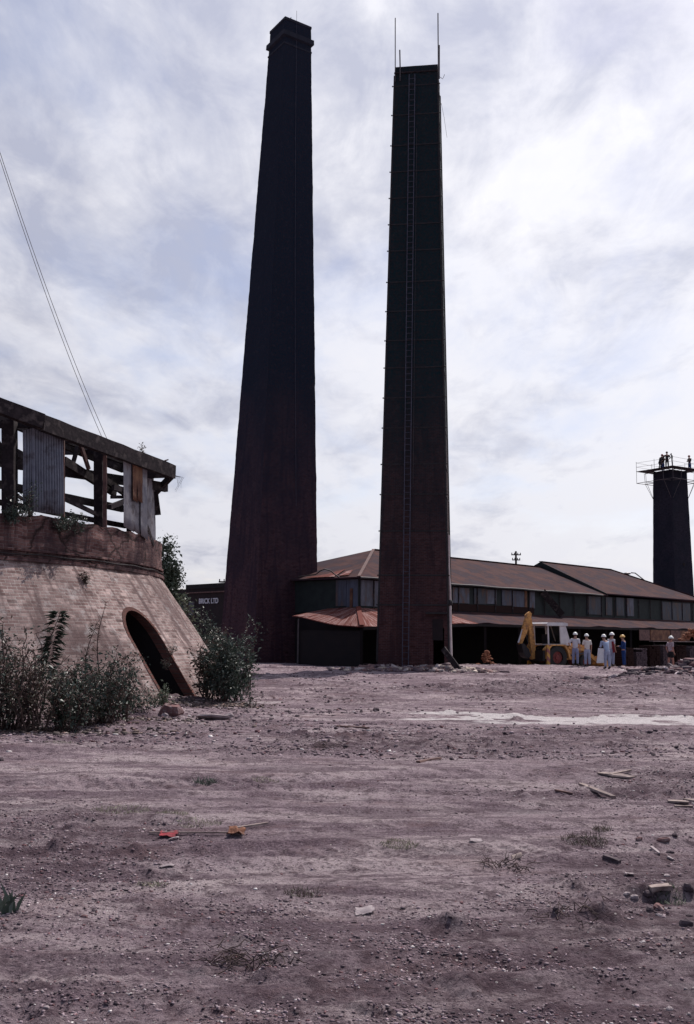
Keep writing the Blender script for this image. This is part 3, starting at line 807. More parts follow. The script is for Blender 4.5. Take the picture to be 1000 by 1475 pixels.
# ------------------------------------------------------------------ chimneys
def square_tower(cb, hb, ct, ht, rz, nz=40, wob=.012):
    """closed tapered square shaft with brick-sized UVs"""
    cb = Vector(cb); ct = Vector(ct); mb = MB(); rm = Matrix.Rotation(rz, 3, 'Z')
    nx = 8
    H = (ct - cb).length
    for side in range(4):
        rs = Matrix.Rotation(side * math.pi / 2, 3, 'Z')
        o = len(mb.v)
        for j in range(nz + 1):
            t = j / nz; c = cb.lerp(ct, t); h = hb + (ht - hb) * t
            for i in range(nx + 1):
                s_ = -1 + 2 * i / nx
                q = rm @ rs @ Vector((s_ * h, -h, 0))
                p = c + q
                w = wob * mnoise.noise(p * .9) + wob * .5 * mnoise.noise(p * 3.1)
                nn = rm @ rs @ Vector((0, -1, 0))
                if i in (0, nx):
                    rd = Vector((p.x - c.x, p.y - c.y, 0)).normalized(); mb.v.append(tuple(p + rd * (w + .012 * mnoise.noise(p * 7))))
                else: mb.v.append(tuple(p + nn * w))
        for j in range(nz):
            for i in range(nx):
                a = o + j * (nx + 1) + i
                mb.f.append((a, a + 1, a + nx + 2, a + nx + 1))
                hh = hb; u0 = (-1 + 2 * i / nx) * hh + side * 7; u1 = (-1 + 2 * (i + 1) / nx) * hh + side * 7
                mb.uv[len(mb.f) - 1] = [(u0, H * j / nz), (u1, H * j / nz), (u1, H * (j + 1) / nz), (u0, H * (j + 1) / nz)]
    top = [ct + rm @ Vector((a * ht, b * ht, 0)) for a, b in ((-1, -1), (1, -1), (1, 1), (-1, 1))]
    mb.quad(top, [(0, 0), (1, 0), (1, 1), (0, 1)])
    return mb
# tall chimney (left), corner towards us
D1 = 62.0
phi1 = R(34)
c1b = at(386.0, 953, D1); c1b.z = -.8
t1c = at(418.6, 50, D1 + .2)
z1 = at(412.6, 22.4, D1 - 1.32).z
c1t = Vector((t1c.x, t1c.y, z1))
chim1 = thing('brick_chimney', 'taller square brick chimney with a corbelled cap, its corner facing the yard', 'chimney', (c1b.x, c1b.y, gz(c1b.x, c1b.y)))
hb1, ht1 = 2.27, .985
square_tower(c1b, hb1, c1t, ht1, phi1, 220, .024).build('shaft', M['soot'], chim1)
def tower_pt(cb, hb, ct, ht, rz, z, a, off=0., side=0):
    """point on a face: a in -1..1 across, z world height, off outward"""
    t = (z - cb.z) / (ct.z - cb.z); c = cb.lerp(ct, t); h = hb + (ht - hb) * t
    rm = Matrix.Rotation(rz + side * math.pi / 2, 3, 'Z')
    return c + rm @ Vector((a * h, -h - off, 0))
def sq_band(cb, hb, ct, ht, rz, z0, z1_, proud, name, mat, par, bev=.0):
    mb = MB()
    prof = [(z0, 0.003), (z0 + bev, proud), (z1_ - bev, proud), (z1_, .003)]
    rows = []
    for z, pr in prof:
        t = (z - cb.z) / (ct.z - cb.z); c = cb.lerp(ct, t); h = hb + (ht - hb) * t + pr
        rm = Matrix.Rotation(rz, 3, 'Z')
        rows.append([c + rm @ Vector((a * h, b * h, 0)) for a, b in ((-1, -1), (1, -1), (1, 1), (-1, 1))])
    for r_ in rows: mb.v += [tuple(p) for p in r_]
    for j in range(3):
        for k in range(4):
            a = j * 4 + k; b = j * 4 + (k + 1) % 4; mb.f.append((a, b, b + 4, a + 4))
            mb.uv[len(mb.f) - 1] = [(0, 0), (2 * hb, 0), (2 * hb, .1), (0, .1)]
    mb.f.append((12, 13, 14, 15)); mb.f.append((3, 2, 1, 0))
    return mb.build(name, mat, par)
zc = at(390, 63, D1).z
args1 = (c1b, hb1, c1t, ht1, phi1)
sq_band(*args1, zc - .25, zc + .28, .15, 'corbel_band', M['soot_cap'], chim1, bev=.10)
sq_band(*args1, zc - .75, zc - .60, .035, 'corbel_band', M['soot_cap'], chim1, bev=.02)
sq_band(*args1, z1 - .16, z1 + .05, .04, 'coping', M['soot_cap'], chim1, bev=.02)
mb = MB()    # lightning conductor down the right-hand face
pts = []
for k in range(60):
    z = 9.5 + (z1 + .3 - 9.5) * k / 59
    pts.append(tower_pt(*args1, z, .05 + .18 * (1 - k / 59) - .20 * (k / 59), .035 + .008 * math.sin(k * 1.7)))
mb.tube(pts, .011, 5); mb.build('lightning_conductor', M['ladder'], chim1)
mb = MB(); mb.tube([pts[-1], pts[-1] + Vector((0, 0, .45))], .012, 5); mb.build('lightning_rod', M['rod'], chim1)
mb = MB(); q = tower_pt(*args1, z1 - .02, -.45, -.2); mb.tube([q, q + Vector((0, 0, .3))], .03, 5); mb.build('rod_bracket', M['rod'], chim1)

# strapped chimney (right) being taken down
D2 = 48.3
phi2 = -R(8.3)
fb = at(596.5, 963, D2); fb.z = -.25
ftop = at(600.5, 94.5, D2)
H2 = ftop.z
hb2, ht2 = 1.75, 1.12
nrm2 = Matrix.Rotation(phi2, 3, 'Z') @ Vector((0, 1, 0))
c2b = fb + nrm2 * hb2 + Vector((-.06, 0, 0)); 
ftop_c = Vector((ftop.x, ftop.y, H2))
c2t = at(600.0, 94.5, D2 + .6); c2t = Vector((c2t.x + .15, D2 + hb2, at(600, 94.5, D2 + (hb2 - ht2)).z))
chim2 = thing('brick_chimney', 'shorter flat-topped square brick chimney bound with iron straps and carrying a ladder', 'chimney', (c2b.x, c2b.y, gz(c2b.x, c2b.y)))
args2 = (c2b, hb2, c2t, ht2, phi2)
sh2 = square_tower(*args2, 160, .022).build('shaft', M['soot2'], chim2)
# doorway at the foot of the front face, right of centre
dc = MB(); pA = tower_pt(*args2, .95, .72, 0); 
mr = Matrix.Rotation(phi2, 3, 'Z'); dc.box(pA + Vector((0, 0, -.15)), (.52, 2.4, 2.5), mr)
boolean(sh2, dc)
mb = MB(); mb.box(tower_pt(*args2, 2.75, .66, .10), (1.0, .20, .09), mr); mb.build('door_lintel', M['dark_steel'], chim2)
mb = MB(); mb.box(tower_pt(*args2, 1.95, .70, .02), (.5, .04, 1.0), mr); mb.build('door_leaf', M['dark_wall'], chim2)
mb = MB(); pts = [tower_pt(*args2, z, 1.0, -.10, 0) + Vector((.085 + .03 * math.sin(z * 2.1) * (1 if 3.2 < z < 4.2 else .2), 0, 0)) for z in [.55 + .3 * k for k in range(21)]]
mb.tube(pts, [.075 if p.z < 3.3 else .05 for p in pts], 8); mb.build('conduit', M['pale_pipe'], chim2, label='pale pipe running up the right-hand corner')
mb = MB(); q = pts[9]; mb.ball(q, .13, 8, 6, (1, 1, 1.3)); mb.build('pipe_joint', M['dark_steel'], chim2)
zs = [at(566, y, D2 + 1).z for y in (128, 170, 214, 252, 290, 328, 366, 411, 453, 495, 534, 577, 620, 672, 715, 767, 830, 872)]
for z in zs:
    t = (z - c2b.z) / (c2t.z - c2b.z)
    ob = sq_band(*args2, z - .035, z + .035, .02, 'iron_strap', M['dark_steel'], chim2, bev=.004)
    mb = MB()
    for side, a in ((0, -1), (0, 1)):
        mb = MB(); p = tower_pt(*args2, z, a * .985, .02, side)
        d = Matrix.Rotation(phi2 + side * math.pi / 2, 3, 'Z') @ Vector((a, 0, 0))
        mb.tube([p - d * .05, p + d * .09, p + d * .092, p + d * .115, p + d * .117, p + d * .14], [.022, .022, .045, .045, .022, .02], 6)
        mb.build('strap_bolt', M['dark_steel'], ob)
for side, a in ((0, -1), (0, 1), (2, -1), (2, 1)):      # corner angle irons
    mb = MB(); p = tower_pt(*args2, .4, a, .012, side); q = tower_pt(*args2, H2 - .1, a, .012, side)
    mb.bar(p, q, .09, .012, (0, 1, 0)); mb.bar(p + (Vector((.0, .045, 0)) if side == 0 else Vector((0, -.045, 0))), q + Vector((0, .04 if side == 0 else -.04, 0)), .012, .09, (0, 1, 0)); mb.build('corner_angle', M['dark_steel'], chim2)
def ladder_mb():
    mb = MB(); za, zb = .1, H2 - .15; L = []
    def P(z, k, off=.12):
        t = (z - c2b.z) / (c2t.z - c2b.z)
        h = hb2 + (ht2 - hb2) * t
        return tower_pt(*args2, z, (-.235 + .10 * t) * hb2 / h * .85 + k / h, off)
    n = 30
    for k in (-.15, .15):
        mb.tube([P(za + (zb - za) * i / n, k) for i in range(n + 1)], .021, 5)
    nr = int((zb - za) / .30)
    for i in range(nr):
        z = za + .15 + i * .30; mb.tube([P(z, -.15), P(z, .15)], .011, 5)
    for i in range(n // 2):
        z = za + (zb - za) * (i + .5) / (n / 2)
        for k in (-.15, .15): mb.tube([P(z, k), P(z, k, -.01)], .012, 4)
    mb2 = MB(); mb2.tube([P(za + 9 + (zb - za - 12) * i / n, .27, .03) for i in range(n + 1)], .009, 4)
    return mb, mb2
l1, l2 = ladder_mb(); l1.build('ladder', M['ladder'], chim2); l2.build('safety_cable', M['rod'], chim2)
def pole(name, px, y0, px1, y1, D, r):
    mb = MB(); p = at(px, y0, D); q = at(px1, y1, D); mb.tube([p - Vector((0, 0, .8)), p, q], r, 6); mb.build(name, M['rod'], chim2)
pole('scaffold_pole', 569.5, 97, 569.5, 26, D2 + .75, .026); pole('scaffold_pole', 576.5, 96, 576, 72, D2 + .7, .035)
pole('scaffold_pole', 631.5, 93, 631, 19, D2 + .75, .03); pole('scaffold_pole', 633, 93, 633, 65, D2 + .9, .032)
mb = MB(); a = tower_pt(*args2, H2 + .02, -1.02, .02); b_ = tower_pt(*args2, H2 + .02, 1.02, .02); mb.bar(a, b_, .10, .07); mb.build('edge_board', M['timber'], chim2)
mb = MB(); a = tower_pt(*args2, H2 - .3, 1.05, .0); mb.tube([a, a + Vector((.2, 0, -.15)), a + Vector((.22, 0, -.1)), a + Vector((.3, 0, .1))], .012, 4)
mb.build('wire_end', M['rod'], chim2)
mb = MB(); a = at(638, 160, D2 + .6); mb.tube([at(636, 150, D2), at(640, 170, D2), at(644, 198, D2)], .009, 4); mb.tube([at(635.5, 149, D2 + .3), at(636, 150, D2)], .02, 4); mb.build('loose_wire', M['rod'], chim2)

# leaning beam
pa, pb = at(638.5, 934, 46.7), gpt(662, 966); pb.y = max(pb.y, 45.3); pb = Vector((at(662, 966, 46.2).x, 46.2, gz(at(662, 966, 46.2).x, 46.2) + .05))
mb = MB(); mb.bar(pa, pb, .10, .26, (0, 0, 1), .03); pl = mb.build('leaning_plank', M['timber'], None, origin=pb)
pl['label'] = 'thick dark plank leaning against the foot of the strapped chimney'; pl['category'] = 'plank'

# chimney with the work platform, far right
D3 = 104.0
phi3 = R(32)
c3b = at(972, 919, D3); c3b.z = -.5
c3tp = at(965, 676, D3); 
hb3 = 55 * D3 / FPX / 2 / (math.cos(phi3) + math.sin(phi3)) * 1.08
ht3 = 45 * (D3 + 2) / FPX / 2 / (math.cos(phi3) + math.sin(phi3))
z3 = at(961, 676, D3 - 1.6).z
c3t = Vector((c3tp.x, c3tp.y, z3))
chim3 = thing('brick_chimney', 'shortest chimney at far right behind the shed, with a work platform round its top', 'chimney', (c3b.x, c3b.y, gz(c3b.x, c3b.y)))
args3 = (c3b, hb3, c3t, ht3, phi3)
square_tower(*args3, 40, .02).build('shaft', M['soot3'], chim3)
mb = MB(); p = tower_pt(*args3, at(983, 814, D3).z, .05, .01); mb.box(p, (.28, .06, .30), Matrix.Rotation(phi3, 3, 'Z')); mb.build('vent_hole', M['black_dark'], chim3)
plat = thing('scaffold_platform', 'timber work platform on steel brackets round the top of the far right chimney', 'scaffold', (c3t.x, c3t.y, z3))
rm3 = Matrix.Rotation(phi3, 3, 'Z')
E = ht3 + 1.25
for s_ in range(4):
    rs = rm3 @ Matrix.Rotation(s_ * math.pi / 2, 3, 'Z')
    mb = MB()
    for k in range(4):
        mb.box(c3t + rs @ Vector((.0, -(ht3 + .18 + k * .29), .10 + .0 * k)), (2 * E if s_ % 2 == 0 else 2 * ht3 + .1, .27, .05), rs)
    mb.build('deck', M['timber'], plat)
    for a in (-1, 1):
        mb = MB(); x = a * ht3 * .95
        o3 = c3t + rs @ Vector((x, -ht3 - .02, -.02)); e3 = c3t + rs @ Vector((x, -E, -.02)); l3 = c3t + rs @ Vector((x, -ht3 - .04 - .02, -3.0))
        k3 = c3t + rs @ Vector((x, -E + .1, -1.15)); k4 = c3t + rs @ Vector((x, -ht3 - .02, -1.15))
        mb.tube([o3, e3], .03, 5); mb.tube([k3, e3], .022, 5); mb.tube([k3, l3], .022, 5); mb.tube([k3, k4], .03, 5)
        mb.build('bracket', M['rod'], plat)
    for a in (-1, 0):
        mb = MB(); x = a * (E - .05)
        p = c3t + rs @ Vector((x, -E + .05, -1.2 if a else 0)); q = c3t + rs @ Vector((x, -E + .05, 1.15))
        mb.tube([p, q], .02, 5); mb.build('rail_post', M['rod'], plat)
    for zz in (.6, 1.05):
        mb = MB(); mb.tube([c3t + rs @ Vector((-E + .05, -E + .05, zz)), c3t + rs @ Vector((0, -E + .05, zz - .06)), c3t + rs @ Vector((E - .05, -E + .05, zz))], .014, 5)
        mb.build('guard_rail', M['rod'], plat)
    mb = MB(); mb.tube([c3t + rs @ Vector((-E + .05, -E + .05, -1.15)), c3t + rs @ Vector((E - .05, -E + .05, -1.15))], .03, 5); mb.build('ledger', M['rod'], plat)

# ------------------------------------------------------------------ long shed
P0 = Vector((.7, 57, 0)); yw = R(47); SU = Vector((math.cos(yw), math.sin(yw), 0)); SV = Vector((-math.sin(yw), math.cos(yw), 0))
def S(a, b, z): return P0 + SU * a + SV * b + Vector((0, 0, z))
def a_of(px, b=0):
    k = (px - 500) / FPX; o = P0 + SV * b
    return (o.y * k - o.x) / (SU.x - SU.y * k)
shed = thing('long_shed', 'long low brickworks shed with rusty hipped iron roofs and an open lean-to front', 'shed', tuple(S(0, 0, -.42)), yw)
EZ = 4.96; OV = .35; RZ = 7.33; BW = 11.0; AE = 46.5; AM = 28.5
def roofuv(p, d1, d2): return (p.dot(d1), p.dot(d2) + p.z)
def roof_solid(faces, drop, name, mat):
    mb = MB()
    for pts, ax in faces:
        o_ = [roofuv(p, ax[0], ax[1]) for p in pts]
        mb.quad(pts, o_)
    for pts, ax in faces:
        mb.quad([p - Vector((0, 0, drop)) for p in reversed(pts)])
    return mb
e1 = EZ + .0
c_ = {'A': S(-OV, -OV, e1), 'B': S(AM, -OV, e1), 'C': S(AM, 5.5, RZ), 'D': S(7.5, 5.5, RZ), 'E': S(-OV, BW + OV, e1), 'F': S(AM, BW + OV, e1)}
mb = roof_solid([([c_['A'], c_['B'], c_['C'], c_['D']], (SU, SV)), ([c_['E'], c_['A'], c_['D']], (SV, SU)), ([c_['F'], c_['E'], c_['D'], c_['C']], (SU, SV))], .09, 'main_roof', None)
mb.quad([c_['A'], c_['A'] - Vector((0, 0, .09)), c_['B'] - Vector((0, 0, .09)), c_['B']]); mb.quad([c_['E'], c_['E'] - Vector((0, 0, .09)), c_['A'] - Vector((0, 0, .09)), c_['A']])
mb.build('main_roof', M['roof_tin'], shed)
e2 = EZ + .12; r2 = 7.78; A2 = 39.8
g_ = {'A': S(AM - .35, -OV - .05, e2), 'B': S(AE + OV, -OV - .05, e2), 'C': S(A2, 5.5, r2), 'D': S(AM - .35, 5.5, r2), 'E': S(AM - .35, BW + OV, e2), 'F': S(AE + OV, BW + OV, e2)}
mb = roof_solid([([g_['A'], g_['B'], g_['C'], g_['D']], (SU, SV)), ([g_['B'], g_['F'], g_['C']], (SV, SU)), ([g_['F'], g_['E'], g_['D'], g_['C']], (SU, SV))], .09, 'second_roof', None)
dz = Vector((0, 0, .09)); mb.quad([g_['A'], g_['A'] - dz, g_['B'] - dz, g_['B']]); mb.quad([g_['B'], g_['B'] - dz, g_['F'] - dz, g_['F']])
mb.build('second_roof', M['roof_tin'], shed, label='taller hipped roof section at the right end')
# verge board of the second roof (dark, facing the first roof)
mb = MB(); dn = Vector((0, 0, .55)); k_ = SU * -.02
mb.add([g_['A'] + k_, g_['D'] + k_, g_['D'] + k_ - dn, g_['A'] + k_ - Vector((0, 0, .16)), g_['A'] - k_, g_['D'] - k_, g_['D'] - k_ - dn, g_['A'] - k_ - Vector((0, 0, .16))],
       [(0, 1, 2, 3), (7, 6, 5, 4), (0, 4, 5, 1), (3, 2, 6, 7)]); mb.build('verge_board', M['green_dark'], shed)
mb = MB(); mb.add([g_['E'] + k_, g_['D'] + k_, g_['D'] + k_ - dn, g_['E'] + k_ - Vector((0, 0, .16)), g_['E'] - k_, g_['D'] - k_, g_['D'] - k_ - dn, g_['E'] - k_ - Vector((0, 0, .16))],
       [(0, 1, 2, 3), (7, 6, 5, 4), (0, 4, 5, 1), (3, 2, 6, 7)]); mb.build('verge_board', M['green_dark'], shed)
mb = MB(); mb.bar(c_['A'] + Vector((0, 0, .03)), c_['D'] + Vector((0, 0, .03)), .18, .05); mb.build('hip_cap', M['timber_red'], shed)
mb = MB(); mb.bar(c_['D'] + Vector((0, 0, .03)), c_['C'] + Vector((0, 0, .03)), .3, .05); mb.build('ridge_cap', M['roof_tin'], shed)
mb = MB(); mb.bar(g_['D'] + Vector((0, 0, .03)), g_['C'] + Vector((0, 0, .03)), .3, .05); mb.build('ridge_cap', M['roof_tin'], shed)
mb = MB(); mb.bar(g_['C'] + Vector((0, 0, .03)), g_['B'] + Vector((0, 0, .03)), .28, .05); mb.build('hip_cap', M['roof_tin'], shed)
# pale patched sheets on the end hip
mb = MB()
def lay(pts, lift=.05): 
    uv_ = [(p.dot(SV) * 1.0, p.dot(SU)) for p in pts]
    mb.quad([p + Vector((0, 0, lift)) for p in pts], uv_); mb.quad([p + Vector((0, 0, lift + .02)) for p in pts], uv_)
def hipP(b, t):   # point on end hip plane: b along eave, t up 0..1
    e = S(-OV, b, e1); return e.lerp(Vector(c_['D']), t)
lay([hipP(.5, .03), hipP(1.3, .02), hipP(1.1, .16), hipP(.6, .20)]); lay([hipP(1.6, .0), hipP(4.0, .0), hipP(2.6, .10), hipP(1.5, .24)])
mb.build('patched_sheet', M['rust_roof'], shed)
# clerestory walls (solid boxes) and lower walls
mr47 = Matrix.Rotation(yw, 3, 'Z')
def wall_box(name, a0, a1, b0, b1, z0, z1_, mat, **kw):
    mb = MB(); c = S((a0 + a1) / 2, (b0 + b1) / 2, (z0 + z1_) / 2)
    mb.box(c, (abs(a1 - a0), abs(b1 - b0), z1_ - z0), mr47); return mb.build(name, M[mat] if isinstance(mat, str) else mat, shed, **kw)
LT = 3.22
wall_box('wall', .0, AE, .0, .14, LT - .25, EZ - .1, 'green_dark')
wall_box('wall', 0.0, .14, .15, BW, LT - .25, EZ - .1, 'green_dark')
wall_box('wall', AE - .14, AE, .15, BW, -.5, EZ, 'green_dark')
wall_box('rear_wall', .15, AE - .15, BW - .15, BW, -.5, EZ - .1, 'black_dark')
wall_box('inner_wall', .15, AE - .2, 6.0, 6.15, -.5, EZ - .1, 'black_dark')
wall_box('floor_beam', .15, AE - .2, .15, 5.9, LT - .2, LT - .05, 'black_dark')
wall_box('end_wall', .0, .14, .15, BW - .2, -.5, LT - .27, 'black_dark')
wall_box('rendered_pier', -.10, -.01, .6, 2.1, -.4, 1.25, 'timber')
def pan(px0, px1, z0, z1_, mat='blue_panel', off=.03, **kw):
    if mat == 'blue_panel': mat = ('blue_panel', 'pale_panel', 'dim_panel')[int(px0) % 3]
    a0, a1 = a_of(px0), a_of(px1)
    return wall_box('wall_panel', a0, a1, -off - .03, -.004, z0, z1_, mat, **kw)
pan(520, 546, LT + .1, EZ - .15); pan(550, 650, LT + .2, EZ - .2); pan(652, 676, LT + .55, EZ - .2); pan(683, 700, LT + .55, EZ - .15); pan(700.4, 715, LT + .6, EZ - .2)
pan(723, 738, LT + .55, EZ - .15); pan(738.4, 755, LT + .5, EZ - .15); pan(755.5, 759, LT + .5, EZ - .1, 'rust_sheet'); pan(763, 770, LT + .45, EZ - .12)
pan(652, 769, LT + .05, LT + .5, 'shedbrick')
pan(845, 866, LT + .2, EZ - .15); pan(872, 881, LT + .2, EZ - .15); pan(887, 898, LT + .2, EZ - .1); pan(901, 912, LT + .2, EZ - .1); pan(953, 993, LT + .0, EZ - .2)
mb = MB(); mb.tube([S(a, -OV - .07, EZ - .06 + .015 * math.sin(a * 1.3)) for a in [-.3 + k * .96 for k in range(30)]], .07, 6); mb.build('gutter', M['dark_steel'], shed)
for k in range(22):
    a = 1.2 + k * 2.05; wall_box('wall_stud', a, a + .09, -.10, -.065, LT + .05, EZ - .12, 'timber')
# end-wall panels
def epan(b0, b1, z0, z1_, mat='blue_panel'): return wall_box('wall_panel', -.035, -.004, b0, b1, z0, z1_, mat)
epan(.02, .9, LT + .05, EZ - .12); epan(.93, 1.75, LT + .1, EZ - .12)
mb = MB(); mb.box(S(-.06, .5, LT + .55), (.02, .22, 1.1), mr47); mb.build('rust_streak', M['rust_sheet'], shed)
mb = MB(); mb.bar(S(a_of(776), -.35, EZ - .1), S(a_of(798), -.7, LT + .0), .5, .04, (0, -1, 0)); mb.build('loose_sheet', M['timber'], shed)
# lean-to roof
def zl(a, b):
    z = 2.44 + .04 * math.sin(a * .9) + .03 * math.sin(a * 2.3 + 1)
    dcor = math.hypot(a + 3, b + 3)
    z -= .30 * math.exp(-(dcor / 3.2) ** 2)
    z += .30 * max(0, min(1, (b + .5) / 2.6))
    return z
def lean(name, fn, n, mat):
    mb = MB()
    for side in (0, .05):
        for j in range(n + 1):
            lo, hi = fn(j / n)
            for k in range(5):
                p = lo.lerp(hi, k / 4) + Vector((0, 0, -side + .03 * mnoise.noise(lo.lerp(hi, k / 4) * .8))); mb.v.append(tuple(p))
    h = (n + 1) * 5
    for j in range(n):
        for k in range(4):
            a = j * 5 + k; fq = (a, a + 5, a + 6, a + 1)
            mb.f.append(fq); u0, u1 = j / n * 46, (j + 1) / n * 46
            mb.uv[len(mb.f) - 1] = [(u0, k), (u1, k), (u1, k + 1), (u0, k + 1)]
            mb.f.append(tuple(h + q for q in reversed(fq)))
        mb.f.append((j * 5 + 5, j * 5, h + j * 5, h + j * 5 + 5)); mb.f.append((j * 5 + 4, j * 5 + 9, h + j * 5 + 9, h + j * 5 + 4))
    for j in (0, n):
        for k in range(4): mb.f.append((j * 5 + k, j * 5 + k + 1, h + j * 5 + k + 1, h + j * 5 + k))
    return mb.build(name, mat, shed)
AJ = a_of(690, -3)
def f_front0(t):
    a = -3 + (AJ + 3) * t; at_ = max(0, a * 1.0) if a < 0 else a
    lo = S(a, -3, zl(a, -3)); hi = S(max(a, 0) if a > 0 else 0 + a * .0, -.0, LT) if a < 0 else S(a, 0, LT)
    return lo, hi
def f_front1(t):
    a = AJ + (AE + .5 - AJ) * t
    return S(a, -3, zl(a, -3)), S(a, 0, LT)
lean('lean_to_roof', f_front0, 30, M['rust_roof'])
lean('lean_to_roof', f_front1, 70, M['roof_tin'])
def f_end(t):
    b = -3 + 5.3 * t
    return S(-3, b, zl(-3, b)), S(0, max(b, 0), LT + .0)
lean('lean_to_roof', f_end, 16, M['rust_roof'])
mb = MB(); mb.bar(S(-3, -3, zl(-3, -3) + .05), S(0, 0, LT + .05), .25, .05); mb.build('hip_cap', M['rust_roof'], shed)
mb = MB(); mb.bar(S(-2.9, -3.0, zl(-3, -3) - .12), S(AJ, -3.0, 2.34), .05, .16); mb.bar(S(AJ, -3.0, 2.34), S(AE, -3.0, 2.32), .05, .16); mb.build('fascia', M['black_dark'], shed)
for i in range(14):
    a = -2.8 + i * 3.75
    mb = MB(); mb.bar(S(a, -2.8, -.6), S(a, -2.8, 2.28 if i else 2.0), .16, .16, (0, 1, 0)); mb.build('post', M['black_dark'], shed)
mb = MB(); mb.bar(S(-2.8, 2.0, -.6), S(-2.8, 2.0, 2.55), .08, .08, (0, 1, 0)); mb.build('post', M['rod'], shed)
# boarding under the right half of the lean-to
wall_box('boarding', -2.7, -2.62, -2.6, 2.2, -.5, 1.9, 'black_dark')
a0 = a_of(918, -3); 
for k in range(5):
    aa = a0 + k * 1.75
    wall_box('hanging_sheet', aa, aa + 1.7, -3.12 - .03 * (k % 2), -3.08 - .03 * (k % 2), 1.50, 2.30, 'rust_sheet' if k % 3 else 'timber_red')

# power pole, street lamp
def power_pole(px, ytop, D, label, arm=1.0):
    p = at(px, 915, D); p.z = -.45; q = at(px, ytop, D)
    t = thing('power_pole', label, 'pole', tuple(p))
    mb = MB(); mb.tube([p, Vector((p.x, p.y, q.z))], [.19, .13], 8); mb.build('pole', M['timber'], t)
    for dz_, w in ((-.5, .9), (-1.2, .75)):
        mb = MB(); c = Vector((p.x, p.y, q.z + dz_)); mb.box(c + Vector((0, -.17, 0)), (2 * w * arm, .12, .14)); cr = mb.build('crossarm', M['timber'], t)
        for s_ in (-.9, -.35, .35, .9):
            mb = MB(); mb.tube([c + Vector((s_ * w * arm, -.17, .07)), c + Vector((s_ * w * arm, -.17, .28))], .06, 6); mb.build('insulator', M['rod'], cr)
power_pole(744.5, 794, 135, 'wooden power pole with crossarms rising behind the shed ridge', .72)
power_pole(325.5, 831, 98, 'power pole half hidden behind the left edge of the tall chimney', .9)
lp = at(948, 915, 99); lp.z = -.45
lamp = thing('street_lamp', 'street lamp with a long raking arm behind the right end of the shed', 'lamp', tuple(lp))
mb = MB(); l0 = at(948, 851, 99); l1_ = at(915, 825.5, 99); l2_ = at(909, 825, 99); mb.tube([Vector((l0.x, l0.y, -.45)), l0], .09, 7); mb.tube([l0, l1_, l2_], .055, 6); mb.build('lamp_arm', M['rod'], lamp)
mb = MB(); mb.ball(at(903.5, 826.2, 99), .38, 10, 6, (1, .5, .3)); mb.build('lamp_head', M['rod'], lamp)

# ------------------------------------------------------------------ building behind the kiln
q0 = at(215, 915, 94); q1 = at(345, 915, 83); q0.z = q1.z = 0
fb_dir = (q1 - q0).normalized(); fb_n = Vector((fb_dir.y, -fb_dir.x, 0)); Lb = (q1 - q0).length + 7
fby = math.atan2(fb_dir.y, fb_dir.x); mrf = Matrix.Rotation(fby, 3, 'Z')
off = thing('brick_building', 'dark brick works building with white lettering between kiln and tall chimney', 'building', (q0.x, q0.y, -.45), fby)
def FB(s_, n_, z): return q0 + fb_dir * s_ + fb_n * n_ + Vector((0, 0, z))
def fbox(name, s0, s1, n0, n1, z0, z1_, mat, par=off):
    mb = MB(); mb.box(FB((s0 + s1) / 2, (n0 + n1) / 2, (z0 + z1_) / 2), (s1 - s0, abs(n1 - n0), z1_ - z0), mrf); 
    return mb.build(name, M[mat], par)
def sF(px):
    k = (px - 500) / FPX; return (q0.y * k - q0.x) / (fb_dir.x - fb_dir.y * k)
zA = at(255, 849.5, q0.y + fb_dir.y * sF(255)).z; zB = at(300, 842, q0.y + fb_dir.y * sF(300)).z
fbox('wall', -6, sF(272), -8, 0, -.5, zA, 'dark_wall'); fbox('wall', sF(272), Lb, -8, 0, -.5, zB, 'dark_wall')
fbox('parapet', sF(271), Lb, 0.003, .12, zB - .35, zB + .06, 'black_dark'); fbox('cornice', sF(271), Lb, .003, .2, zB - .72, zB - .62, 'timber_red')
for px0, px1 in ((254, 262), (264, 271), (275, 283)):
    fr = fbox('window', sF(px0), sF(px1), .004, .05, 4.15 - .9, 4.45, 'rod'); zz = 0
    fbox('pane', sF(px0) + .06, sF(px1) - .06, .052, .07, 4.15 - .85, 4.40, 'blue_panel', fr)
# lettering
def text_obj(txt, loc, size, rot, mat, par, name='lettering'):
    cu = bpy.data.curves.new(name, 'FONT'); cu.body = txt; cu.size = size; cu.extrude = .02; cu.offset = .012
    o = bpy.data.objects.new(name, cu); COL.objects.link(o)
    bpy.context.view_layer.update(); dg = bpy.context.evaluated_depsgraph_get()
    me = bpy.data.meshes.new_from_object(o.evaluated_get(dg)); bpy.data.objects.remove(o)
    me.materials.append(mat); ob = bpy.data.objects.new(name, me); COL.objects.link(ob)
    wm = Matrix.Translation(loc) @ rot.to_4x4()
    me.transform(PM[par.name].inverted() @ wm); ob.parent = par; return ob
zl_ = at(290, 869.5, q0.y + fb_dir.y * sF(290)).z
rt = mrf @ Matrix.Rotation(math.pi / 2, 3, 'X')
text_obj('BRICK LTD', FB(sF(289.5), .05, zl_), .62, rt, M['white_paint'], off)

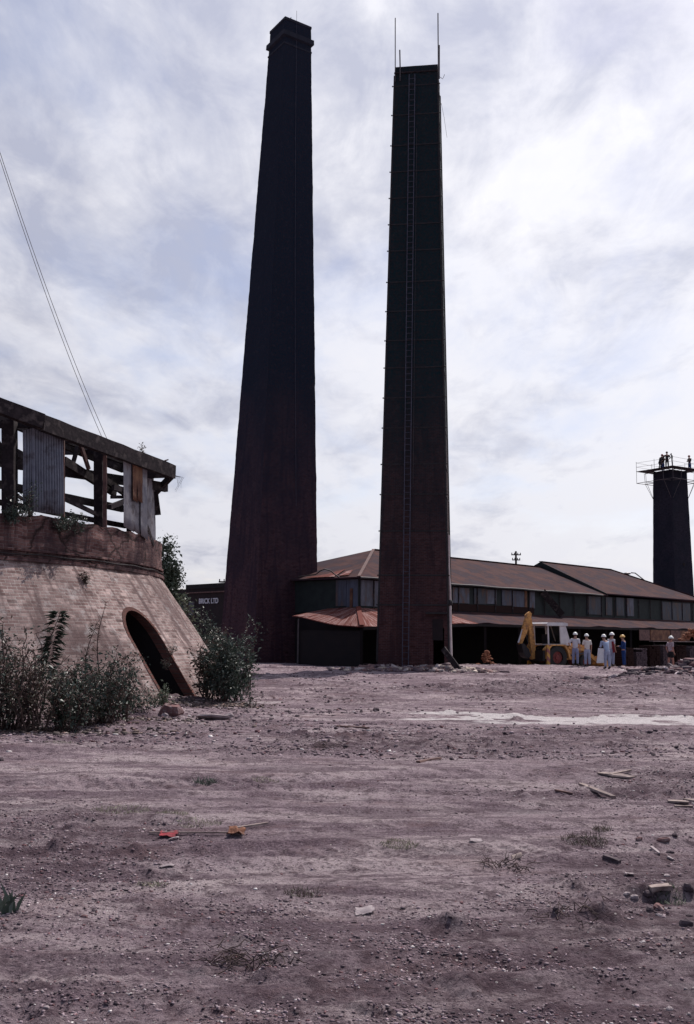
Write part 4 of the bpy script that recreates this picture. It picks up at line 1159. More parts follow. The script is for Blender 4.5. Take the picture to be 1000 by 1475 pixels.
# ------------------------------------------------------------------ overhead cables
for i, (pa, pb, lb) in enumerate((((-6, 210), (148, 632), 'outer of two thin slack cables crossing the sky above the kiln'), ((1, 222), (156, 636), 'inner of two thin slack cables crossing the sky above the kiln'))):
    mb = MB(); A = at(pa[0], pa[1], 25); B = at(pb[0], pb[1], 33)
    pts = []
    for k in range(25):
        t = k / 24; p = A.lerp(B, t); p.z -= .9 * 4 * t * (1 - t) * .35; pts.append(p)
    ext = A + (A - B) * .6; B2 = B + (B - A) * .12
    mb.tube([ext] + pts + [B2], .009, 4)
    o = mb.build('overhead_cable', M['rod'], None, origin=A); o['label'] = lb; o['category'] = 'cable'
mb = MB(); D_ = 57.6
mb.tube([at(430, 831, 58.4), at(442, 829, 58), at(455, 827.5, D_), at(462, 822, D_), at(468, 819.8, D_), at(476, 822, D_), at(482, 827, D_), at(489, 832, D_)], .035, 6)
o = mb.build('cable', M['dark_steel'], None, origin=at(455, 827, D_)); o['label'] = 'black kinked cable running from the tall chimney to the shed eave'; o['category'] = 'cable'

# ------------------------------------------------------------------ plants
def leaf_cloud(mb, pts, n, size, spread, seed, aspect=.5):
    rr = random.Random(seed)
    for _ in range(n):
        p = Vector(rr.choice(pts)); p = p + Vector((rr.gauss(0, spread), rr.gauss(0, spread), rr.gauss(0, spread * .9)))
        d = Vector((rr.gauss(0, 1), rr.gauss(0, 1), rr.gauss(.2, .7))).normalized()
        n_ = Vector((rr.gauss(0, 1), rr.gauss(0, 1), rr.gauss(.6, 1))).normalized(); w = d.cross(n_)
        if w.length < .01: continue
        w.normalize(); s_ = size * rr.choice((.45, .6, .8, 1.0, 1.25, 1.7)) * rr.uniform(.85, 1.15); n2 = w.cross(d) * s_ * .16
        mb.quad([p, p + d * s_ * .45 + w * s_ * aspect * .5 + n2, p + d * s_, p + d * s_ * .45 - w * s_ * aspect * .5 + n2])
def shrub(name, label, cat, base, h, sp, nst, nleaf, lsize, seed, lean_=(0, 0), mat='leaf', group=None, lo=.25, spread=.07, bare=0, mat2=None, clusters=None):
    rr = random.Random(seed); base = Vector(base); t = thing(name, label, cat, tuple(base), 0, group)
    st = MB(); pool = []
    for i in range(nst):
        a = rr.uniform(0, 6.28); r_ = sp * rr.uniform(.2, 1); hh = h * rr.uniform(.55, 1.05)
        tip = base + Vector((math.cos(a) * r_ + lean_[0] * hh, math.sin(a) * r_ * .8 + lean_[1] * hh, hh))
        b0 = base + Vector((math.cos(a) * r_ * .35, math.sin(a) * r_ * .3, -.05))
        pts = []; n = 9
        for k in range(n + 1):
            u = k / n; p = b0.lerp(tip, u) + Vector((rr.gauss(0, .02), rr.gauss(0, .02), 0)) * (1 + 2 * u) + Vector((math.cos(a), math.sin(a), 0)) * math.sin(u * 3.1) * r_ * .12
            pts.append(p)
        st.tube(pts, [.016 * h * (1 - .8 * k / n) ** 1 * .6 + .003 for k in range(n + 1)], 5)
        for k in range(2, n + 1):
            if k / n > lo and rr.random() > bare:
                pool.append(pts[k]); 
            if rr.random() < .65:
                dd = Vector((rr.gauss(0, 1), rr.gauss(0, 1), rr.uniform(.2, 1.2))).normalized() * rr.uniform(.12, .32) * min(h, 1.6) * .6
                st.tube([pts[k], pts[k] + dd * .6 + Vector((0, 0, .01)), pts[k] + dd], [.006, .004, .002], 4)
                if k / n > lo and rr.random() > bare: pool += [pts[k] + dd, pts[k] + dd * .6]
    st.build('stems', M['bark'], t)
    if nleaf and pool:
        lf = MB(); leaf_cloud(lf, pool, nleaf, lsize, spread * h ** .5, seed + 1); lf.build('foliage', M[mat], t)
        if mat2:
            lf = MB(); leaf_cloud(lf, pool, int(nleaf * .6), lsize * .8, spread * h ** .5, seed + 2); lf.build('dry_leaves', M[mat2], t)
    return t
def gb(px, D, dz_=0):
    p = at(px, 915, D); return Vector((p.x, p.y, gz(p.x, p.y) + dz_))
G1 = 'scrubby bushes against the front of the kiln'
shr = [  # px, D, height, spread, stems, leaves, leafsize, lean, label, mat, bare
    (-30, 17.6, 1.7, .6, 12, 1800, .075, (0, 0), 'scrubby bush cut off by the left edge, in front of the kiln', 'leaf', 0),
    (18, 18.2, 1.75, .55, 13, 2000, .07, (.05, 0), 'tall reddish-stemmed bush at the left edge before the kiln wall', 'leaf', .1),
    (52, 17.9, 1.35, .45, 10, 1300, .06, (0, 0), 'lower twiggy brownish bush left of the tall leafy stem', 'leaf_brown', .3),
    (98, 18.3, 1.05, .45, 10, 1600, .07, (0, 0), 'dense dark low bush at the foot of the tall leafy stem', 'leaf', 0),
    (128, 18.9, 1.25, .4, 10, 1800, .07, (0, 0), 'dense dark green bush below the bare-topped stem', 'leaf', 0),
    (158, 19.3, 1.30, .42, 11, 1700, .065, (.05, 0), 'mid-height glossy bush just right of the bare-topped stem', 'leaf', 0),
    (180, 20.0, 1.25, .36, 10, 1500, .06, (-.02, 0), 'bush with leaning dark stems nearest the left side of the arched doorway', 'leaf', .1),
]
shr = [(a, b - .75, c * rr_, d * 1.2, int(e * 1.7), int(f_ * .62), g * .95, h_, i_, j_, max(k_, .22)) for (a, b, c, d, e, f_, g, h_, i_, j_, k_), rr_ in zip(shr, (1.05, 1.0, 1.0, 1.05, .9, .95, .95))]
for i, (px, D, h, sp, ns, nl, ls, ln, lb, mt_, br) in enumerate(shr):
    shrub('shrub', lb, 'bush', gb(px, D), h, sp, ns, nl, ls, 40 + i, ln, mt_, G1, bare=br, mat2='leaf_brown', lo=.08)
# tall leafy stem and the bare-topped one
def spike(px, D, top_px, top_y, nl, lsize, label, seed, pair=True, mat='leaf'):
    b_ = gb(px, D); tp = at(top_px, top_y, D + .1); t = thing('sapling', label, 'sapling', tuple(b_)); rr = random.Random(seed)
    st = MB(); n = 14; pts = [b_.lerp(tp, k / n) + Vector((.06 * math.sin(k * .5), 0, 0)) for k in range(n + 1)]
    st.tube(pts, [.02 * (1 - .75 * k / n) for k in range(n + 1)], 5)
    for k in range(4, n + 1):
        for s_ in (-1, 1):
            if rr.random() < .6:
                dd = Vector((s_ * rr.uniform(.03, .16), rr.uniform(-.1, .1), rr.uniform(.05, .2))); st.tube([pts[k], pts[k] + dd], [.006, .003], 4)
    st.build('stem', M['bark'], t); lf = MB()
    for k in range(nl):
        u = rr.uniform(.35, 1); c = b_.lerp(tp, u); s_ = rr.choice((-1, 1))
        d = Vector((s_ * rr.uniform(.5, 1), rr.uniform(-.6, .6), rr.uniform(-.5, .3))).normalized(); w = Vector((0, .3, 1)).cross(d).normalized()
        L = lsize * rr.uniform(.6, 1.2); dn_ = Vector((0, 0, -L * .15)); w = w * L * .20
        lf.quad([c, c + d * L * .5 + w, c + d * L + dn_, c + d * L * .5 - w])
    lf.build('foliage', M[mat], t)
    return t
spike(58, 18.2, 85, 880, 230, .24, 'tall sapling with long drooping leaves standing before the kiln wall', 3)
spike(118, 19.0, 137, 897, 70, .12, 'bare-topped reddish sapling reaching up the kiln wall', 4, mat='leaf_brown')
spike(140, 19.4, 150, 868, 26, .10, 'thin spindly sapling beside the bare-topped one', 5, mat='leaf_brown')
for i, (px, D, h, sp, ns, nl, ls, ln, lb, mt_, br) in enumerate([
    (300, 24.6, 1.50, .50, 12, 1900, .075, (.0, 0), 'tall brown-tinged bush hard against the right flank of the kiln', 'leaf_brown', .1),
    (322, 24.0, 1.45, .42, 13, 2600, .075, (.0, 0), 'full green bush in the middle of the clump right of the kiln', 'leaf', 0),
    (345, 24.6, 1.40, .42, 11, 2200, .07, (.02, 0), 'rightmost green bush of the clump between kiln and tall chimney', 'leaf', 0),
    (270, 30.5, 2.6, .55, 9, 1700, .09, (.02, 0), 'pale green bush rising behind the right shoulder of the kiln', 'leaf_tree', 0),
    (305, 33.0, 2.2, .6, 9, 1500, .09, (0, 0), 'dark bush behind the clump, below the white lettering', 'leaf', 0),
    (356, 28.0, 2.1, .22, 5, 420, .075, (.02, 0), 'tall wispy bush before the base of the tall chimney', 'leaf', .1),
    (210, 20.6, .55, .4, 9, 500, .05, (0, 0), 'low scrub at the bottom of the arched doorway', 'leaf', .1),
    (235, 22.6, .42, .4, 9, 500, .05, (0, 0), 'small green weeds inside the foot of the arched doorway', 'leaf_tree', 0),
    (362, 22.6, .55, .16, 5, 200, .05, (.05, 0), 'small dark weed at the right foot of the bush clump', 'leaf', .2)]):
    shrub('shrub', lb, 'bush', gb(px, D), h, sp, ns, nl, ls, 80 + i, ln, mt_, None, bare=br, lo=.15)
# rim plants
def rim_plant(px, py, r, h, sp, nl, label, seed, mat='leaf', ls=.06, down=False):
    p = rp(px, py, r); shrub('rim_plant', label, 'plant', p, h, sp, 7, nl, ls, seed, (0, 0), mat, None, lo=.1, spread=.08)
rim_plant(112, 768, KR + .05, .42, .42, 900, 'leafy weed spilling over the broken rim of the kiln drum', 120)
rim_plant(88, 764, KR + .08, .30, .35, 500, 'low weed on the kiln rim under the wide iron sheet', 121)
rim_plant(38, 750, KR + .12, .75, .16, 380, 'climbing weed against the left edge of the wide iron sheet', 122)
rim_plant(10, 752, KR + .1, .35, .4, 500, 'weeds on the kiln rim at the left edge', 123)
rim_plant(121, 840, KR + .25, .28, .14, 130, 'small tuft rooted in the kiln wall below the brick band', 124, 'leaf_brown')
rim_plant(240, 962, KRB - .55, .22, .12, 80, 'tiny tuft on the kiln wall right of the doorway', 125, ls=.04)
rim_plant(246, 940, KRB - .75, .18, .10, 60, 'tiny tuft higher on the kiln wall right of the doorway', 126, ls=.04)
p = V1.lerp(V2, .72) + Vector((0, 0, .18)); shrub('roof_plant', 'little weed sprouting on top of the shelter eave', 'plant', p, .28, .07, 3, 60, .05, 130, (0, 0), 'leaf_brown', None, lo=.2, spread=.03)
mb = MB(); p = V2 + Vector((.05, 0, -.1))
for k in range(6):
    a = random.uniform(-.5, .8); mb.tube([p, p + Vector((.05 + .04 * k, .0, -.05)), p + Vector((.08 + .05 * k * a, 0, -.22 - .05 * k))], [.006, .005, .003], 4)
o = mb.build('dead_twig', M['twig'], None, origin=p); o['label'] = 'dead twigs dangling from the free end of the shelter eave'; o['category'] = 'twigs'

# tree behind the kiln
def tree(px, D, ytop, ybase, wpx, label, seed):
    g = gb(px, D); top = at(px, ytop, D).z; t = thing('tree', label, 'tree', tuple(g)); rr = random.Random(seed)
    mb = MB(); H = top - g.z; lim = []
    mb.tube([g, g + Vector((.05, 0, H * .45)), g + Vector((-.05, 0, H * .8))], [.14, .10, .04], 8)
    W = wpx / FPX * D / 2
    pool = []
    for k in range(26):
        u = rr.uniform(.42, 1.0); b_ = g + Vector((0, 0, H * u * .8)); a = rr.uniform(0, 6.28); rad = W * math.sin(min(1, (1.04 - u) * 2.2) * 1.5) * rr.uniform(.6, 1.05)
        tip = g + Vector((math.cos(a) * rad, math.sin(a) * rad, H * u + rr.uniform(-.1, .1)))
        mb.tube([b_, b_.lerp(tip, .6) + Vector((0, 0, -.04)), tip], [.03, .018, .006], 5)
        for q in range(5): pool.append(b_.lerp(tip, .45 + .14 * q) + Vector((rr.gauss(0, .08), rr.gauss(0, .08), rr.gauss(0, .08))))
    mb.build('trunk', M['bark'], t); lf = MB(); leaf_cloud(lf, pool, 8500, .10, .15, seed); lf.build('crown', M['leaf_tree'], t)
tree(234, 34.5, 786, 870, 44, 'rounded light green tree rising behind the right side of the kiln', 5)

def tuft(px, py, r_, h, n, label, mat='grass', seed=0, cat='grass tuft', w=.0028):
    n = int(n * 2.2); h *= .62
    p = gpt(px, py); rr = random.Random(seed); mb = MB()
    for k in range(n):
        a = rr.uniform(0, 6.28); q = p + Vector((math.cos(a), math.sin(a) * .7, 0)) * r_ * math.sqrt(rr.random()); q.z = gz(q.x, q.y)
        d = Vector((rr.gauss(0, .9), rr.gauss(0, .9), 1)).normalized() * h * rr.uniform(.3, 1.3); s_ = Vector((rr.uniform(-1, 1), rr.uniform(-1, 1), 0)).normalized() * w
        mb.quad([q - s_, q + s_, q + d * .6 + s_ * .7, q + d, q + d * .6 - s_ * .7])
    o = mb.build('grass_tuft', M[mat], None, origin=p); o['label'] = label; o['category'] = cat
tuft(297, 1130, .13, .16, 90, 'small dark upright tuft in the bare dirt left of centre', 'leaf', 1)
tuft(382, 1124, .16, .05, 90, 'faint green patch of grass right of the dark upright tuft', 'grass', 2)
tuft(175, 1168, .28, .05, 160, 'sparse grass patch to the upper left of the red rag', 'grass', 3)
tuft(248, 1171, .16, .05, 90, 'small grass patch above the red rag', 'grass', 4)
tuft(288, 1187, .20, .04, 140, 'grass growing just behind the stick lying by the red rag', 'grass', 5)
tuft(575, 1217, .15, .05, 120, 'lone grass patch in the middle foreground dirt', 'grass', 6)
tuft(843, 1212, .20, .09, 160, 'reddish-brown dry tuft right of centre', 'leaf_brown', 7)
tuft(866, 1196, .08, .10, 50, 'small dark stalk clump behind the reddish-brown tuft', 'leaf_brown', 12)
tuft(85, 1070, .2, .06, 60, 'thin grass patch before the bushes at left', 'grass', 8)
tuft(435, 1290, .12, .07, 60, 'tiny brown-green weed left of centre foreground', 'leaf_brown', 9)
tuft(965, 1292, .12, .06, 60, 'little green weed among the bricks at right', 'leaf_tree', 10)
tuft(220, 1275, .10, .05, 60, 'tiny green sprig on the dirt at left', 'grass', 11)
p = gpt(6, 1316); t = thing('weed', 'dark green weed with upright blades at the left edge foreground', 'weed', tuple(p)); mb = MB(); rr = random.Random(2)
for k in range(11):
    a = rr.uniform(-1, 1); d = Vector((a * .5, rr.uniform(-.2, .2), 1)).normalized() * rr.uniform(.08, .22); s_ = Vector((.012, .004, 0)); q = p + Vector((rr.uniform(-.06, .06), rr.uniform(-.04, .04), -.01))
    mb.quad([q - s_ * .6, q + s_ * .6, q + d * .5 + s_, q + d + Vector((a * .04, 0, 0)), q + d * .5 - s_])
mb.build('leaves', M['leaf'], t)
def twigs(px, py, r_, n, label, seed):
    p = gpt(px, py); rr = random.Random(seed); mb = MB()
    for k in range(n):
        a = rr.uniform(0, 6.28); q = p + Vector((rr.gauss(0, r_ * .5), rr.gauss(0, r_ * .4), 0)); L = rr.uniform(.4, 1.1) * r_
        pts = [q]
        for j in range(4):
            a += rr.gauss(0, .5); q = q + Vector((math.cos(a), math.sin(a), 0)) * L / 4; z = gz(q.x, q.y) + .012 + rr.random() * .04; pts.append(Vector((q.x, q.y, z)))
        pts[0].z = gz(pts[0].x, pts[0].y) + .01
        mb.tube(pts, [.0035, .003, .0028, .0024, .0015], 4)
    o = mb.build('twig_pile', M['twig'], None, origin=p); o['label'] = label; o['category'] = 'twigs'
twigs(345, 1388, .20, 34, 'tangle of dark twigs in the lower left foreground', 1)
twigs(733, 1252, .16, 26, 'dark twig tangle beside a pale scrap right of centre', 2)
twigs(825, 1325, .20, 16, 'straggling twigs in the dirt at lower right', 3)
twigs(475, 1075, .35, 24, 'dark twiggy clods in the middle distance', 4)

# ------------------------------------------------------------------ litter and lumber
def plank(px0, py0, px1, py1, w, h, label, mat='timber_pale', cat='plank', lift=.02):
    a, b_ = gpt(px0, py0), gpt(px1, py1); n = 5
    mx = max(gz(a.lerp(b_, k / n).x, a.lerp(b_, k / n).y) - a.lerp(b_, k / n).z for k in range(n + 1))
    up_ = Vector((0, 0, mx * .5 + lift * .5)); mb = MB(); mb.bar(a + up_, b_ + up_, w * .75, h * .6, (0, 0, 1), .22)
    o = mb.build(cat.replace(' ', '_'), M[mat], None, origin=a.lerp(b_, .5)); o['label'] = label; o['category'] = cat; return o
plank(486, 1047, 530, 1050, .10, .05, 'brownish plank lying in the middle distance below the strapped chimney', 'timber_red')
plank(602, 1099, 634, 1094, .08, .04, 'short reddish board near the centre of the yard', 'timber_red')
plank(866, 1115, 912, 1121, .20, .03, 'wide pale board of the stack at right', 'timber_pale'); plank(880, 1119, 908, 1113, .06, .03, 'narrow splintered board lying across the wide pale board', 'timber_pale', lift=.06)
plank(836, 1132, 884, 1151, .07, .04, 'long weathered batten angled across the dirt at right', 'timber_pale')
plank(962, 1156, 992, 1158, .12, .03, 'dark-edged board near the right edge', 'timber_pale'); plank(972, 1163, 998, 1164, .05, .03, 'thin pale lath just below the dark-edged board', 'timber_pale')
plank(989, 1153, 1004, 1156, .10, .03, 'pale board end cut off by the right edge', 'timber_pale'); plank(800, 1141, 825, 1145, .04, .03, 'splintered brown lath left of the long batten', 'timber_red')
plank(936, 1289, 966, 1281, .09, .05, 'pale board among the brick rubble at right', 'timber_pale')
plank(938, 1223, 950, 1232, .025, .02, 'short white stick above the brick rubble', 'pale_stone', 'stick'); plank(962, 1237, 970, 1241, .03, .02, 'white splinter right of the short white stick', 'pale_stone', 'stick')
plank(870, 1237, 893, 1244, .06, .05, 'dark charred stub left of the brick rubble', 'dark_lump', 'stub')
plank(215, 1203, 345, 1202, .022, .02, 'long thin pole running from the red rag to the brown card', 'timber_pale', 'stick', .03)
plank(335, 1197, 386, 1189, .028, .025, 'pale lath sticking out behind the brown card', 'timber_pale', 'stick', .04)
def scrap(px, py, w, d, label, mat, name, cat, crumple=.03, seed=0, h=.03):
    p = gpt(px, py); mb = MB(); n = 9; w *= .62; d *= .62; h *= .15; crumple *= .7
    for side in (0, 1):
        for j in range(n):
            for i in range(n):
                x = (i / (n - 1) - .5) * w; y = (j / (n - 1) - .5) * d
                x += .18 * w * mnoise.noise(Vector((i * .7, j * .7, seed))); y += .18 * d * mnoise.noise(Vector((i * .7, j * .7, seed + 5)))
                z = gz(p.x + x, p.y + y) + h + crumple * (1 + 1.6 * mnoise.noise(Vector((x * 14 + seed, y * 14, seed)))) - side * .004
                mb.v.append((p.x + x, p.y + y, z))
    m_ = n * n
    for j in range(n - 1):
        for i in range(n - 1):
            a = j * n + i; mb.f.append((a, a + 1, a + n + 1, a + n)); mb.f.append((m_ + a + n, m_ + a + n + 1, m_ + a + 1, m_ + a))
    for i in range(n - 1):
        for a, s_ in ((i, 1), ((n - 1) * n + i, 1), (i * n, n), (i * n + n - 1, n)): mb.f.append((a, a + s_, m_ + a + s_, m_ + a))
    o = mb.build(name, M[mat], None, origin=p); o['label'] = label; o['category'] = cat; return o
scrap(243, 1204, .22, .18, 'crumpled bright red rag lying on the dirt', 'red_cloth', 'rag', 'rag', .03, 1)
scrap(250, 1209, .13, .06, 'pale paper scrap tucked against the red rag', 'pale_stone', 'paper_scrap', 'scrap', .015, 9)
scrap(341, 1203, .22, .30, 'bent rusty brown sheet scrap at the end of the thin pole', 'card', 'card_scrap', 'scrap', .05, 2)
scrap(240, 1248, .17, .12, 'pale crumpled scrap below the red rag', 'pale_stone', 'paper_scrap', 'scrap', .012, 3)
scrap(525, 1315, .18, .13, 'pale flattened scrap in the lower middle foreground', 'pale_stone', 'paper_scrap', 'scrap', .015, 4)
scrap(686, 1213, .16, .1, 'small pale scrap above the twig tangle', 'pale_stone', 'paper_scrap', 'scrap', .015, 5)
scrap(745, 1236, .12, .09, 'pale scrap beside the dark twig tangle', 'timber_pale', 'paper_scrap', 'scrap', .02, 6)
scrap(906, 985 + 276, .1, .08, 'whitish scrap lying among the brick rubble', 'pale_stone', 'paper_scrap', 'scrap', .015, 7)
def lump(px, py, w, d, h, label, mat, name, cat, seed, rot=0.):
    if py > 1060: w *= .6; d *= .6; h *= .62
    p = gpt(px, py); mb = MB(); mb.rock(p + Vector((0, 0, h * .10)), (w, d, h), seed, rot); o = mb.build(name, M[mat], None, origin=p); o['label'] = label; o['category'] = cat
lump(305, 1036, .75, .5, .10, 'flat pale slab lying right of the reddish clod by the kiln', 'pale_stone', 'stone_slab', 'slab', 1, .5)
lump(246, 1030, .52, .4, .36, 'rounded reddish-brown clod at the foot of the kiln doorway', 'brick_lump', 'clod', 'clod', 2)
lump(238, 1033, .16, .14, .14, 'small pale stone touching the reddish-brown clod', 'pale_stone', 'stone', 'stone', 3)
lump(329, 1033, .22, .18, .12, 'pale stone to the right of the flat slab', 'pale_stone', 'stone', 'stone', 4)
for i, (px, py, w, d, h, lb, mt_) in enumerate([
    (956, 1212, .22, .10, .07, 'whole dark red brick lying uppermost in the right-hand rubble', 'brick_lump'),
    (920, 1210, .12, .08, .05, 'small broken brick left of the uppermost red brick', 'brick_lump'),
    (972, 1205, .11, .08, .06, 'dark brick corner behind the uppermost red brick', 'dark_lump'),
    (965, 1229, .12, .08, .05, 'dark chunk beside the white splinter', 'dark_lump'),
    (914, 1297, .10, .07, .05, 'pale-topped brick bat left of the rubble at right', 'pale_stone'),
    (903, 1290, .08, .06, .03, 'flat grey stone just behind the pale-topped brick bat', 'pale_stone'),
    (949, 1310, .16, .12, .08, 'large reddish brick half in the right-hand rubble', 'brick_lump'),
    (936, 1313, .09, .07, .07, 'dark broken face of brick beside the large brick half', 'dark_lump'),
    (953, 1320, .12, .06, .03, 'flat pale stone below the large reddish brick half', 'pale_stone'),
    (989, 1333, .14, .10, .10, 'purplish-black angular block near the right edge', 'dark_lump'),
    (993, 1320, .08, .06, .05, 'dark stone just behind the angular block', 'dark_lump'),
    (991, 1282, .16, .12, .10, 'dark lump cut near the right edge amid pale scraps', 'dark_lump'),
    (956, 1270, .09, .06, .03, 'flat whitish tile piece above the pale board', 'pale_stone'),
    (961, 1262, .08, .06, .03, 'pinkish tile piece behind the whitish one', 'pale_stone'),
    (933, 1291, .10, .08, .08, 'dark brick end under the pale board', 'dark_lump'),
    (801, 1311, .08, .06, .05, 'dark stone at the head of the straggling twigs', 'dark_lump'),
    (790, 1306, .05, .04, .03, 'little pinkish pebble left of the dark stone', 'pale_stone'),
    (320, 1317, .07, .05, .04, 'reddish brick piece alone in the left foreground', 'brick_lump'),
    (121, 1322, .08, .05, .04, 'dark red brick chip at the far left foreground', 'brick_lump'),
    (965, 1455, .06, .05, .04, 'smooth pale pebble in the bottom right corner', 'pale_stone'),
    (575, 1465, .05, .05, .04, 'pale chalky pebble at the bottom edge left of middle right', 'pale_stone'),
    (2, 1096, .16, .12, .12, 'dark clod at the extreme left edge', 'dark_lump'),
    (542, 1024, .16, .12, .12, 'dark clod in the middle distance left of the pale strip', 'dark_lump')]):
    lump(px, py, w, d, h, lb, mt_, 'brick_fragment' if 'brick' in lb else 'stone', 'brick' if 'brick' in lb else 'stone', 200 + i, i * .7)

# heap of reddish bricks before the shed
hp = Vector((at(701, 945, 59.5).x, 59.5, 0)); hp.z = gz(hp.x, hp.y)
ht = thing('brick_heap', 'small heap of reddish broken bricks in the shade before the shed', 'brick heap', tuple(hp)); rr = random.Random(9); mb = MB()
for k in range(90):
    r_ = abs(rr.gauss(0, .24)); a = rr.uniform(0, 6.28); z = max(0, .88 * (1 - r_ / .5)) * rr.random() ** .4
    mb.rock(hp + Vector((math.cos(a) * r_, math.sin(a) * r_, z + .05)), (.22, .12, .09), k, a)
mb.build('bricks', M['clay_orange'], ht)

# brick stacks along the shed front at right
labs = ['leftmost dark stack of bricks before the lean-to', 'second dark brick stack from the left, under the pale board', 'middle dark brick stack left of the bare-legged worker', 'dark brick stack directly behind the bare-legged worker', 'dark brick stack right of the bare-legged worker', 'rightmost dark brick stack, cut by the right edge']
for i in range(7):
    k = (896 + i * 19 - 500) / FPX; D = 66.5 + i * .9
    c = Vector((k * D, D, 0)); g = gz(c.x, c.y)
    lb = labs[i] if i < 6 else 'brick stack just outside the right edge beyond the last one'
    if i == 6: break
    t = thing('brick_stack', lb, 'brick stack', (c.x, c.y, g), R(30), 'dark brick stacks before the lean-to'); rr = random.Random(i)
    mb = MB(); hgt = 1.62 if i > 1 else 1.4
    rows = int(hgt / .115)
    for j in range(rows):
        for q in range(5):
            if j > rows - 3 and rr.random() < .25: continue
            off_ = Vector((-.40 + q * .2 + rr.uniform(-.02, .02), rr.uniform(-.03, .03), .06 + j * .115))
            mb.box(c + Vector((0, 0, g)) + Matrix.Rotation(R(30), 3, 'Z') @ off_, (.185, .95, .105), Matrix.Rotation(R(30) + rr.uniform(-.03, .03), 3, 'Z'))
    mb.build('bricks', M['dark_lump'] if i % 2 else M['shedbrick'], t)
pA = at(938, 923.5, 66.6); pB = at(1004, 924.5, 70.4); mb = MB(); mb.bar(pA, pB, .30, .05, (0, 0, 1), .04)
o = mb.build('board', M['timber_pale'], None, origin=pA); o['label'] = 'long pale board lying along the tops of the dark brick stacks'; o['category'] = 'board'
cp = at(996, 921, 71.6)
t = thing('clay_pile', 'orange-brown pile of clay bricks on the stacks at the right edge', 'brick pile', tuple(cp)); rr = random.Random(3); mb = MB()
for k in range(70):
    x = rr.uniform(-.75, .9); hgt = .95 * max(.1, min(1, (x + .85) / .9)); mb.rock(cp + Vector((x, rr.uniform(-.3, .3), rr.uniform(0, hgt) - .1)), (.30, .2, .16), k, rr.uniform(0, 3))
mb.build('bricks', M['clay_orange'], t)

# ------------------------------------------------------------------ backhoe loader
DB = 61.3
bx = at(790, 950, DB); gzb = gz(bx.x, bx.y) - .0
BK = thing('backhoe_loader', 'yellow backhoe loader with white cab and folded digging arm parked before the shed', 'digger', (bx.x, bx.y, gzb), R(24))
BM = PM[BK.name].copy()
def BL(x, y, z): return BM @ Vector((x, y, z))
brot = BM.to_3x3()
class LB(MB):
    def lbox(s, c, size, rot=None): s.box(BL(*c), size, brot @ (rot or Matrix.Identity(3)))
    def lbar(s, p, q, w, h): s.bar(BL(*p), BL(*q), w, h, brot @ Vector((0, 1, 0)))
    def lprism(s, prof, y0, y1):
        n = len(prof); o = len(s.v)
        for y in (y0, y1):
            for (x, z) in prof: s.v.append(tuple(BL(x, y, z)))
        s.f.append(tuple(o + k for k in range(n))); s.f.append(tuple(o + n + k for k in reversed(range(n))))
        for k in range(n): k2 = (k + 1) % n; s.f.append((o + k2, o + k, o + n + k, o + n + k2))
    def ldisc(s, c, r, w, n=24, inner=0):
        prof = [(-w / 2, r * .93), (-w / 2 * .8, r), (w / 2 * .8, r), (w / 2, r * .93)]
        if inner: prof = prof + [(w / 2, inner), (-w / 2, inner)]
        m_ = len(prof); o = len(s.v)
        for k in range(n):
            t = 2 * math.pi * k / n
            for (yy, rr_) in prof: s.v.append(tuple(BL(c[0] + rr_ * math.cos(t), c[1] + yy, c[2] + rr_ * math.sin(t))))
        for k in range(n):
            k2 = (k + 1) % n
            for j in range(m_ if inner else m_ - 1):
                j2 = (j + 1) % m_; s.f.append((o + k * m_ + j, o + k2 * m_ + j, o + k2 * m_ + j2, o + k * m_ + j2))
        if not inner:
            s.f.append(tuple(o + k * m_ for k in range(n))); s.f.append(tuple(o + k * m_ + m_ - 1 for k in reversed(range(n))))
def wheel(x, y, r, w):
    mb = LB(); mb.ldisc((x, y, r), r, w, 28, r * .55)
    for k in range(28):
        t = 2 * math.pi * k / 28
        c = (x + (r + .0) * math.cos(t), y, r + (r + .0) * math.sin(t)); mb.box(BL(*c), (.06, w * .9, .04), brot @ Matrix.Rotation(-t, 3, 'Y'))
    wt = mb.build('tyre', M['rubber'], None)
    # wheel part: rim as the part, tyre under it
    rb = LB(); rb.ldisc((x, y, r), r * .56, w * .6, 20); rb.ldisc((x, y - w * .32, r), r * .22, .08, 12)
    for k in range(6):
        t = 2 * math.pi * k / 6; rb.ldisc((x + r * .36 * math.cos(t), y - w * .31, r + r * .36 * math.sin(t)), .03, .05, 6)
    rim = rb.build('wheel', M['hub_red'], BK)
    wt.data.transform(BM.inverted()); wt.parent = rim; PM[wt.name] = BM
    return rim
for y in (-.78, .78): wheel(0, y, .68, .42); wheel(2.15, y * .95, .42, .26)
b_ = LB(); b_.lprism([(-1.0, .55), (2.5, .55), (2.5, .78), (.9, .85), (-.9, .95), (-1.0, .9)], -.36, .36); b_.build('chassis', M['yellow'], BK)
b_ = LB(); b_.lprism([(1.05, .82), (2.75, .70), (2.80, 1.28), (2.6, 1.40), (1.05, 1.58)], -.42, .42); b_.build('engine_hood', M['yellow'], BK)
b_ = LB(); b_.lprism([(2.81, .72), (2.86, .72), (2.86, 1.24), (2.81, 1.26)], -.34, .34); b_.build('grille', M['dark_steel'], BK)
for y in (-.78, .78):
    b_ = LB(); s_ = .24 * (1 if y > 0 else -1)
    b_.lprism([(-.86, .60), (-.80, 1.18), (-.45, 1.46), (.55, 1.46), (.85, 1.12), (.95, .62), (.82, .62), (.72, 1.05), (.45, 1.38), (-.4, 1.38), (-.68, 1.12), (-.74, .60)], y - .23, y + .23); b_.build('mudguard', M['yellow'], BK)
cab = LB()
